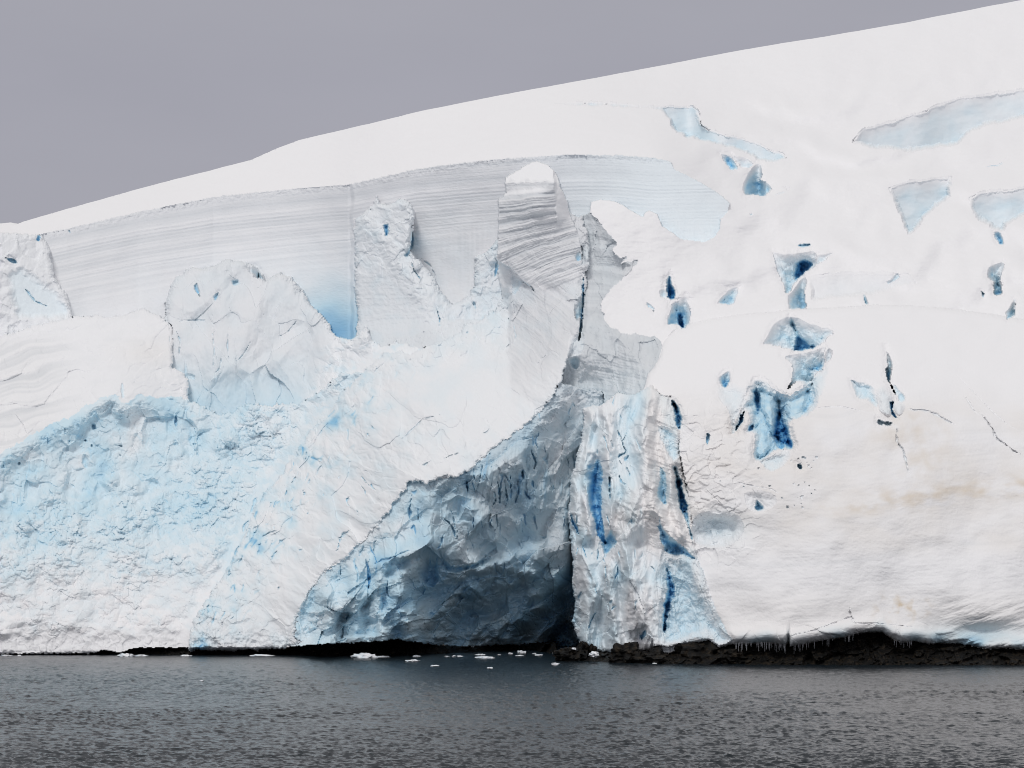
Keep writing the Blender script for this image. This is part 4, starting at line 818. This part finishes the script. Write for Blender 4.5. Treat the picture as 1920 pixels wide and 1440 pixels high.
# ------------------------------------------------------------------ cut the sheet into its things
X, YY, Z = world(U, V, Y)
valid = ~np.isnan(Y)
i0 = np.arange(NR - 1)[:, None] * NC + np.arange(NC - 1)[None]
quads = np.stack([i0, i0 + NC, i0 + NC + 1, i0 + 1], -1).reshape(-1, 4)
ok = valid.ravel()[quads].all(1)
quads = quads[ok]
yq = Y.ravel()[quads]; lq = LAB.ravel()[quads]
fl = np.take_along_axis(lq, yq.argmin(1)[:, None], 1)[:, 0]        # a step between two things belongs to the nearer one
cq = CRV.ravel()[quads]
fc = np.where((cq[:, 0] >= 0) & (cq == cq[:, :1]).all(1), cq[:, 0], -1)
XYZ = np.stack([X, YY, Z], -1).reshape(-1, 3)
ATT = np.stack([np.clip(BL, 0, 1), np.clip(DI, 0, 1), np.clip(GR, 0, 1), np.ones_like(BL)], -1).reshape(-1, 4)
def part(name, sel, mat, parent=None):
    q = quads[sel]
    used, inv = np.unique(q, return_inverse=True)
    return mesh_obj(name, XYZ[used], inv.reshape(-1, 4), mat, parent, ATT[used])
INFO = {
    0: ('snowfield', None, None, 'structure'),
}
LABELS = {
    'ice_cliff': ('long grey ice cliff striped with thin level snow layers below the smooth snow dome', 'ice cliff'),
    'ice_wall': ('grey rough side wall of the snow terrace with two spiky tips, right of the pinnacle', 'ice wall'),
    'ice_cave': ('dark blue grey overhanging ice wall hollowed into a cave above the black rocks', 'ice cave'),
    'ice_pinnacle': ('tall ice pinnacle with a snow cap and slanting grey layers, standing before the cliff', 'ice pinnacle'),
    'ice_tower': ('fluted white ice tower split by deep blue vertical cracks, right of the dark cave', 'ice tower'),
    'rock_shelf': ('low black wet rock ledge under the ice foot left of the dark cave', 'rock'),
    'rock_shore': ('black rocky shore under the right snow tongue, hung with icicles', 'rock'),
}
BLOCKS = ['pale blue smooth ice face with broken top at the cliff\'s far left end',
          'leaning white ice block with a powder streak, propped against the layered cliff',
          'broad grey blue ice block with a rounded top above the pale blue debris']
nb = 0; OBJ = {}
for lid, name in enumerate(NAMES):
    sel = (fl == lid) & (fc < 0)
    o = part(name, sel, M_ROCK if name.startswith('rock') else M_ICE)
    OBJ[lid] = o
    if name == 'ice_block': tag(o, BLOCKS[nb], 'ice block'); nb += 1
    elif name in LABELS: tag(o, *LABELS[name])
    else: tag(o, kind='structure')
for cid, (lid, pname) in enumerate(CREV):
    sel = (fc == cid) & (fl == lid)
    if sel.sum() > 6: part(pname, sel, M_ICE, OBJ[lid])
lost = (fc >= 0) & (np.array([c_[0] for c_ in CREV])[np.maximum(fc, 0)] != fl)
for lid in np.unique(fl[lost]): part('edge', lost & (fl == lid), M_ICE, OBJ[lid])

# the dome goes on behind its skyline
top = np.argmax(valid, 0)
cols = np.arange(NC)
P0 = XYZ.reshape(NR, NC, 3)[top, cols]
rows = [P0] + [P0 + np.array([0, d_, z_]) for d_, z_ in ((14, 1.0), (40, 0.5), (120, -14), (300, -70))]
co = np.concatenate(rows); q = []
for r in range(len(rows) - 1):
    a = r * NC + np.arange(NC - 1); q.append(np.stack([a, a + 1, a + 1 + NC, a + NC], -1))
att = np.tile(np.array([0, 0, 0, 1.]), (len(co), 1))
tag(mesh_obj('far_snowfield', co[:, :], np.concatenate(q), M_ICE, None, att), kind='structure')

# ------------------------------------------------------------------ sea
def sea():
    vs = np.concatenate([np.arange(1208, 1470, .55), np.array([1500, 1560, 1700, 2000, 3000, 6000])])
    us = np.concatenate([[-4000, -1500], np.arange(-260, 2180, 2.0), [3400, 6000]])
    uu, vv = np.meshgrid(us, vs)
    y = sea_y(vv); d = D0 + y
    x = (uu - UC) * d / F
    calm = np.interp(y, [-300, -110, -60, -10, 40], [1, 1, .95, .5, .3]) * (1 + .35 * fbm(x, y, 60, 3, 402, an=.6))
    z = np.zeros_like(x)
    # short wind chop, crests roughly across the view
    for k_, (sc, am) in enumerate(((10., .06), (2.6, .11), (1.3, .11), (.6, .05))):
        z += am * (fbm(x, y, sc, 2, 410 + k_, an=.35))
    gust = np.clip(1. + .3 * fbm(x, y, 40, 3, 425, an=2.5), .7, 1.4)
    z *= gust
    z *= np.clip(calm, .05, 1.4)
    edge = (vv > 1465) | (uu < -255) | (uu > 2175)
    z[edge] = -.05
    n, m = x.shape
    i = np.arange(n - 1)[:, None] * m + np.arange(m - 1)[None]
    q = np.stack([i, i + m, i + m + 1, i + 1], -1).reshape(-1, 4)
    o = mesh_obj('sea', np.stack([x, y, z], -1).reshape(-1, 3), q, M_SEA, smooth=True)
    tag(o, kind='structure')
sea()

# ------------------------------------------------------------------ loose things on the shore and the water
def blob(name, size, seed, mat, rough=.35, sub=3, flat=False, facet=.25):
    import bmesh
    bm = bmesh.new(); bmesh.ops.create_icosphere(bm, subdivisions=sub, radius=1)
    off = Vector((seed * 3.1, seed * 1.7, seed * 5.3))
    for ve in bm.verts:
        p = ve.co.copy()
        r = 1 + rough * mnoise.fractal(p * 1.4 + off, .8, 2.1, 4) + facet * (mnoise.cell(p * 1.6 + off) - .5) * .5 + facet * mnoise.noise(p * 3.3 + off)
        c = p * r
        if flat and c.z < 0: c.z *= .25
        ve.co = Vector((c.x * size[0], c.y * size[1], c.z * size[2]))
    me = bpy.data.meshes.new(name); bm.to_mesh(me); bm.free(); me.materials.append(mat)
    o = bpy.data.objects.new(name, me); COL.objects.link(o)
    return o

# boulders: (u centre, v top, v waterline, width px, label)
BOULD = [(1068, 1214, 1240, 56, 'leftmost black boulder of the rocky point beside the cave water'),
         (1098, 1198, 1238, 34, 'peaked black boulder wedged under the left foot of the fluted ice tower'),
         (1172, 1206, 1243, 62, 'dark boulder below the fluted ice tower, right of the stranded white ice lump'),
         (1228, 1218, 1244, 60, 'low rounded black boulder under the middle of the ice tower'),
         (1315, 1194, 1244, 84, 'tallest brown black boulder rising against the smooth blue alcove'),
         (1372, 1214, 1245, 60, 'slabby dark boulder just left of the icicle curtain'),
         (1790, 1214, 1244, 130, 'long low boulder with snow flecks near the right end of the shore'),
         (1880, 1222, 1243, 90, 'small dark boulder at the far right end of the shore')]
for k_, (u, vt, vw, w, lab) in enumerate(BOULD):
    y = sea_y(vw) + 2.2; x, _, zt = world(u, vt, y)
    o = blob('boulder', (w * .5 * (D0 + y) / F, 3.2, zt * .62), 20 + k_, M_ROCK, .4, 4, facet=.3)
    o.location = (x, y, zt * .38); tag(o, lab, 'rock', 'boulders along the shore')
ICEL = [(1115, 1222, 1232, 20, 'white ice lump stranded between the boulders below the ice tower'),
        (1076, 1214, 1219, 9, 'tiny white ice scrap lying on the leftmost boulder'),
        (1273, 1210, 1217, 30, 'white snow mound on the rocks below the blue alcove')]
for k_, (u, vt, vw, w, lab) in enumerate(ICEL):
    y = -15 if u > 1000 else 12; x, _, zt = world(u, vt, y); _, _, zb = world(u, vw, y)
    if u > 1000: y = sea_y(1242) + .4 if k_ == 0 else -14 + (k_ == 1) * 2
    x, _, zt = world(u, vt, y); _, _, zb = world(u, vw, y)
    o = blob('ice_lump', (w * .5 * (D0 + y) / F, 1.0, (zt - zb) * .55), 50 + k_, M_FLOE, .35, 3)
    o.location = (x, y, (zt + zb) / 2); tag(o, lab, 'ice')

# floating ice: (u, v waterline, width px, height px, label)
FLO = [(682, 1233, 52, 14, 'largest ice floe, a peaked white lump with a long low tail off the left rocks'),
       (716, 1232, 34, 4, 'thin flat ice plate trailing right of the largest floe'),
       (781, 1231, 15, 4, 'square flat ice plate right of the largest floe'),
       (773, 1240, 24, 5, 'knobbly ice floe below the square plate'),
       (815, 1249, 16, 3, 'small thin floe alone in open water below the knobbly floe'),
       (909, 1234, 38, 5, 'long flat white floe in the middle of the cave water'),
       (901, 1228, 18, 3, 'narrow ice strip just behind the long flat floe'),
       (919, 1253, 11, 3, 'small ice scrap nearest to the ship, below the long flat floe'),
       (978, 1224, 18, 7, 'two lobed white ice lump close under the cave'),
       (974, 1230, 16, 3, 'flat plate floating just before the two lobed lump'),
       (1010, 1229, 14, 3, 'small flat plate right of the two lobed lump'),
       (1041, 1246, 16, 5, 'pointed white floe at the left tip of the rocky point'),
       (1040, 1225, 10, 3, 'tiny floe behind the leftmost boulder'),
       (957, 1226, 8, 3, 'tiny scrap left of the two lobed lump'),
       (936, 1228, 6, 2, 'tiny dot of ice between the narrow strip and the two lobed lump'),
       (862, 1231, 12, 3, 'low ice sliver left of the long flat floe'),
       (838, 1231, 10, 2, 'very thin ice sliver farthest left in the cave water'),
       (851, 1231, 7, 3, 'small crumb between the two ice slivers'),
       (747, 1223, 8, 3, 'bright scrap of ice against the black ledge'),
       (1227, 1245, 9, 3, 'small floe close under the dark shore below the ice tower'),
       (1002, 1226, 8, 2, 'faint ice crumb right behind the small flat plate'),
       (235, 1231, 26, 9, 'splashing white ice heap at the foot of the left snow bank'),
       (265, 1230, 26, 4, 'flat ice plate beside the splashing ice heap'),
       (493, 1230, 46, 4, 'long thin ice plate under the black ledge of the snow spur'),
       (348, 1230, 20, 3, 'thin ice strip at the foot of the grey notch'),
       (12, 1230, 24, 4, 'ice plate at the far left end of the shore'),
       (36, 1230, 8, 3, 'small ice piece beside the far left plate'),
       (378, 1277, 8, 2, 'tiny lone ice speck far out on the left water')]
for k_, (u, vw, w, h, lab) in enumerate(FLO):
    y = sea_y(vw); x, _, _ = world(u, vw, y); s = (D0 + y) / F
    o = blob('ice_floe', (w * .5 * s, max(.5, w * .3 * s), h * s * .65), 70 + k_, M_FLOE, .45, 3, True, .35)
    o.location = (x, y, 0.02); tag(o, lab, 'ice floe', 'floating ice')

# icicles along the overhanging snow edge
botf = pl(BOT[::-1])
spots = [*[rng.uniform(1376, 1474) for _ in range(46)], *[rng.uniform(1484, 1530) for _ in range(16)], *[rng.uniform(1540, 1600) for _ in range(8)], *[rng.uniform(1676, 1710) for _ in range(12)]]
import bmesh
bm = bmesh.new(); bmesh.ops.create_cone(bm, segments=6, radius1=.02, radius2=.09, depth=1.0, cap_ends=True, cap_tris=False)
for ve in bm.verts:
    ve.co.z -= .5; ve.co.x += .02 * math.sin(ve.co.z * 9)
me_ic = bpy.data.meshes.new('icicle'); bm.to_mesh(me_ic); bm.free(); me_ic.materials.append(M_FLOE)
for k_, u in enumerate(sorted(spots)):
    vb = float(botf(u)); y = -24.2 + rng.uniform(-.5, .3)
    x, _, z = world(u, vb - 3, y)
    o = bpy.data.objects.new('icicle', me_ic); COL.objects.link(o); o.location = (x, y, z)
    t = rng.uniform(.8, 2.6); o.scale = (rng.uniform(.35, .8), .7, t * .8)
    grp = ('left dense curtain', 'row right of the notch', 'sparse row under the arched edge', 'short cluster right of the arch')[0 if u < 1478 else 1 if u < 1535 else 2 if u < 1640 else 3]
    tag(o, 'thin white icicle in the ' + grp + ' below the snow tongue', 'icicle', 'icicles, ' + grp)

# ------------------------------------------------------------------ camera, light, sky
cam = bpy.data.cameras.new('camera'); co_ = bpy.data.objects.new('camera', cam); COL.objects.link(co_)
co_.location = (0, -D0, HC); co_.rotation_euler = (math.pi / 2, 0, 0)
cam.sensor_width = 36; cam.lens = 36 * F / 1920
cam.shift_y = (VH - 720) / 1920.0
cam.clip_start = 1; cam.clip_end = 20000
scene.camera = co_

SUN_EL, SUN_AZ = 51, 200      # azimuth measured clockwise from +Y: behind the camera, a little left
sl = bpy.data.lights.new('sun', 'SUN'); so = bpy.data.objects.new('sun', sl); COL.objects.link(so)
sl.energy = 1.15; sl.angle = math.radians(14); sl.color = (1, .97, .94)
el, az = math.radians(SUN_EL), math.radians(SUN_AZ)
dirv = Vector((math.sin(az) * math.cos(el), math.cos(az) * math.cos(el), math.sin(el)))
so.rotation_euler = (-dirv).to_track_quat('-Z', 'Y').to_euler()

w = bpy.data.worlds.new('World'); scene.world = w; w.use_nodes = True
nt = w.node_tree; nt.nodes.clear()
out = nt.nodes.new('ShaderNodeOutputWorld')
sky = nt.nodes.new('ShaderNodeTexSky'); sky.sky_type = 'NISHITA'; sky.sun_disc = False
sky.sun_elevation = el; sky.sun_rotation = az
hs = nt.nodes.new('ShaderNodeHueSaturation'); hs.inputs['Saturation'].default_value = .12
nt.links.new(sky.outputs[0], hs.inputs['Color'])
bg1 = nt.nodes.new('ShaderNodeBackground'); bg1.inputs[1].default_value = .05
nt.links.new(hs.outputs[0], bg1.inputs[0])
tc = nt.nodes.new('ShaderNodeTexCoord'); sx = nt.nodes.new('ShaderNodeSeparateXYZ'); nt.links.new(tc.outputs['Generated'], sx.inputs[0])
# overcast deck: dull grey at the horizon, brighter overhead and towards the hidden sun
r1 = ramp(nt, [(0, (.405, .405, .45)), (.14, (.375, .376, .435)), (.30, (.41, .41, .44)), (.7, (.50, .50, .505)), (1, (.53, .53, .535))])
nt.links.new(sx.outputs['Z'], r1.inputs[0])
mr = nt.nodes.new('ShaderNodeMapRange'); mr.inputs[1].default_value = -1; mr.inputs[2].default_value = .3; mr.inputs[3].default_value = 1.5; mr.inputs[4].default_value = 1.0
nt.links.new(sx.outputs['Y'], mr.inputs[0])
bg2 = nt.nodes.new('ShaderNodeBackground'); cn = nt.nodes.new('ShaderNodeTexNoise'); cn.inputs['Scale'].default_value = 5; cn.inputs['Detail'].default_value = 5
cm = nt.nodes.new('ShaderNodeMapping'); cm.inputs['Scale'].default_value = (1, 1, 3.5); cm.inputs['Rotation'].default_value = (0, .25, 0)
nt.links.new(tc.outputs['Generated'], cm.inputs[0]); nt.links.new(cm.outputs[0], cn.inputs['Vector'])
cr = ramp(nt, [(.3, (.955, .955, .96)), (.7, (1.045, 1.045, 1.04))]); nt.links.new(cn.outputs['Fac'], cr.inputs[0])
nt.links.new(mixc(nt, 1.0, r1.outputs[0], cr.outputs[0], 'MULTIPLY'), bg2.inputs[0]); nt.links.new(mr.outputs[0], bg2.inputs[1])
mx = nt.nodes.new('ShaderNodeMixShader'); mx.inputs[0].default_value = .93
nt.links.new(bg1.outputs[0], mx.inputs[1]); nt.links.new(bg2.outputs[0], mx.inputs[2]); nt.links.new(mx.outputs[0], out.inputs[0])

vs_ = scene.view_settings
vs_.view_transform = 'Standard'; vs_.look = 'None'; vs_.gamma = 1; vs_.exposure = 0; vs_.use_curve_mapping = False
scene.render.engine = 'CYCLES'
scene.cycles.max_bounces = 8; scene.cycles.diffuse_bounces = 5
scene.cycles.use_denoising = True
scene.cycles.filter_width = 1.0
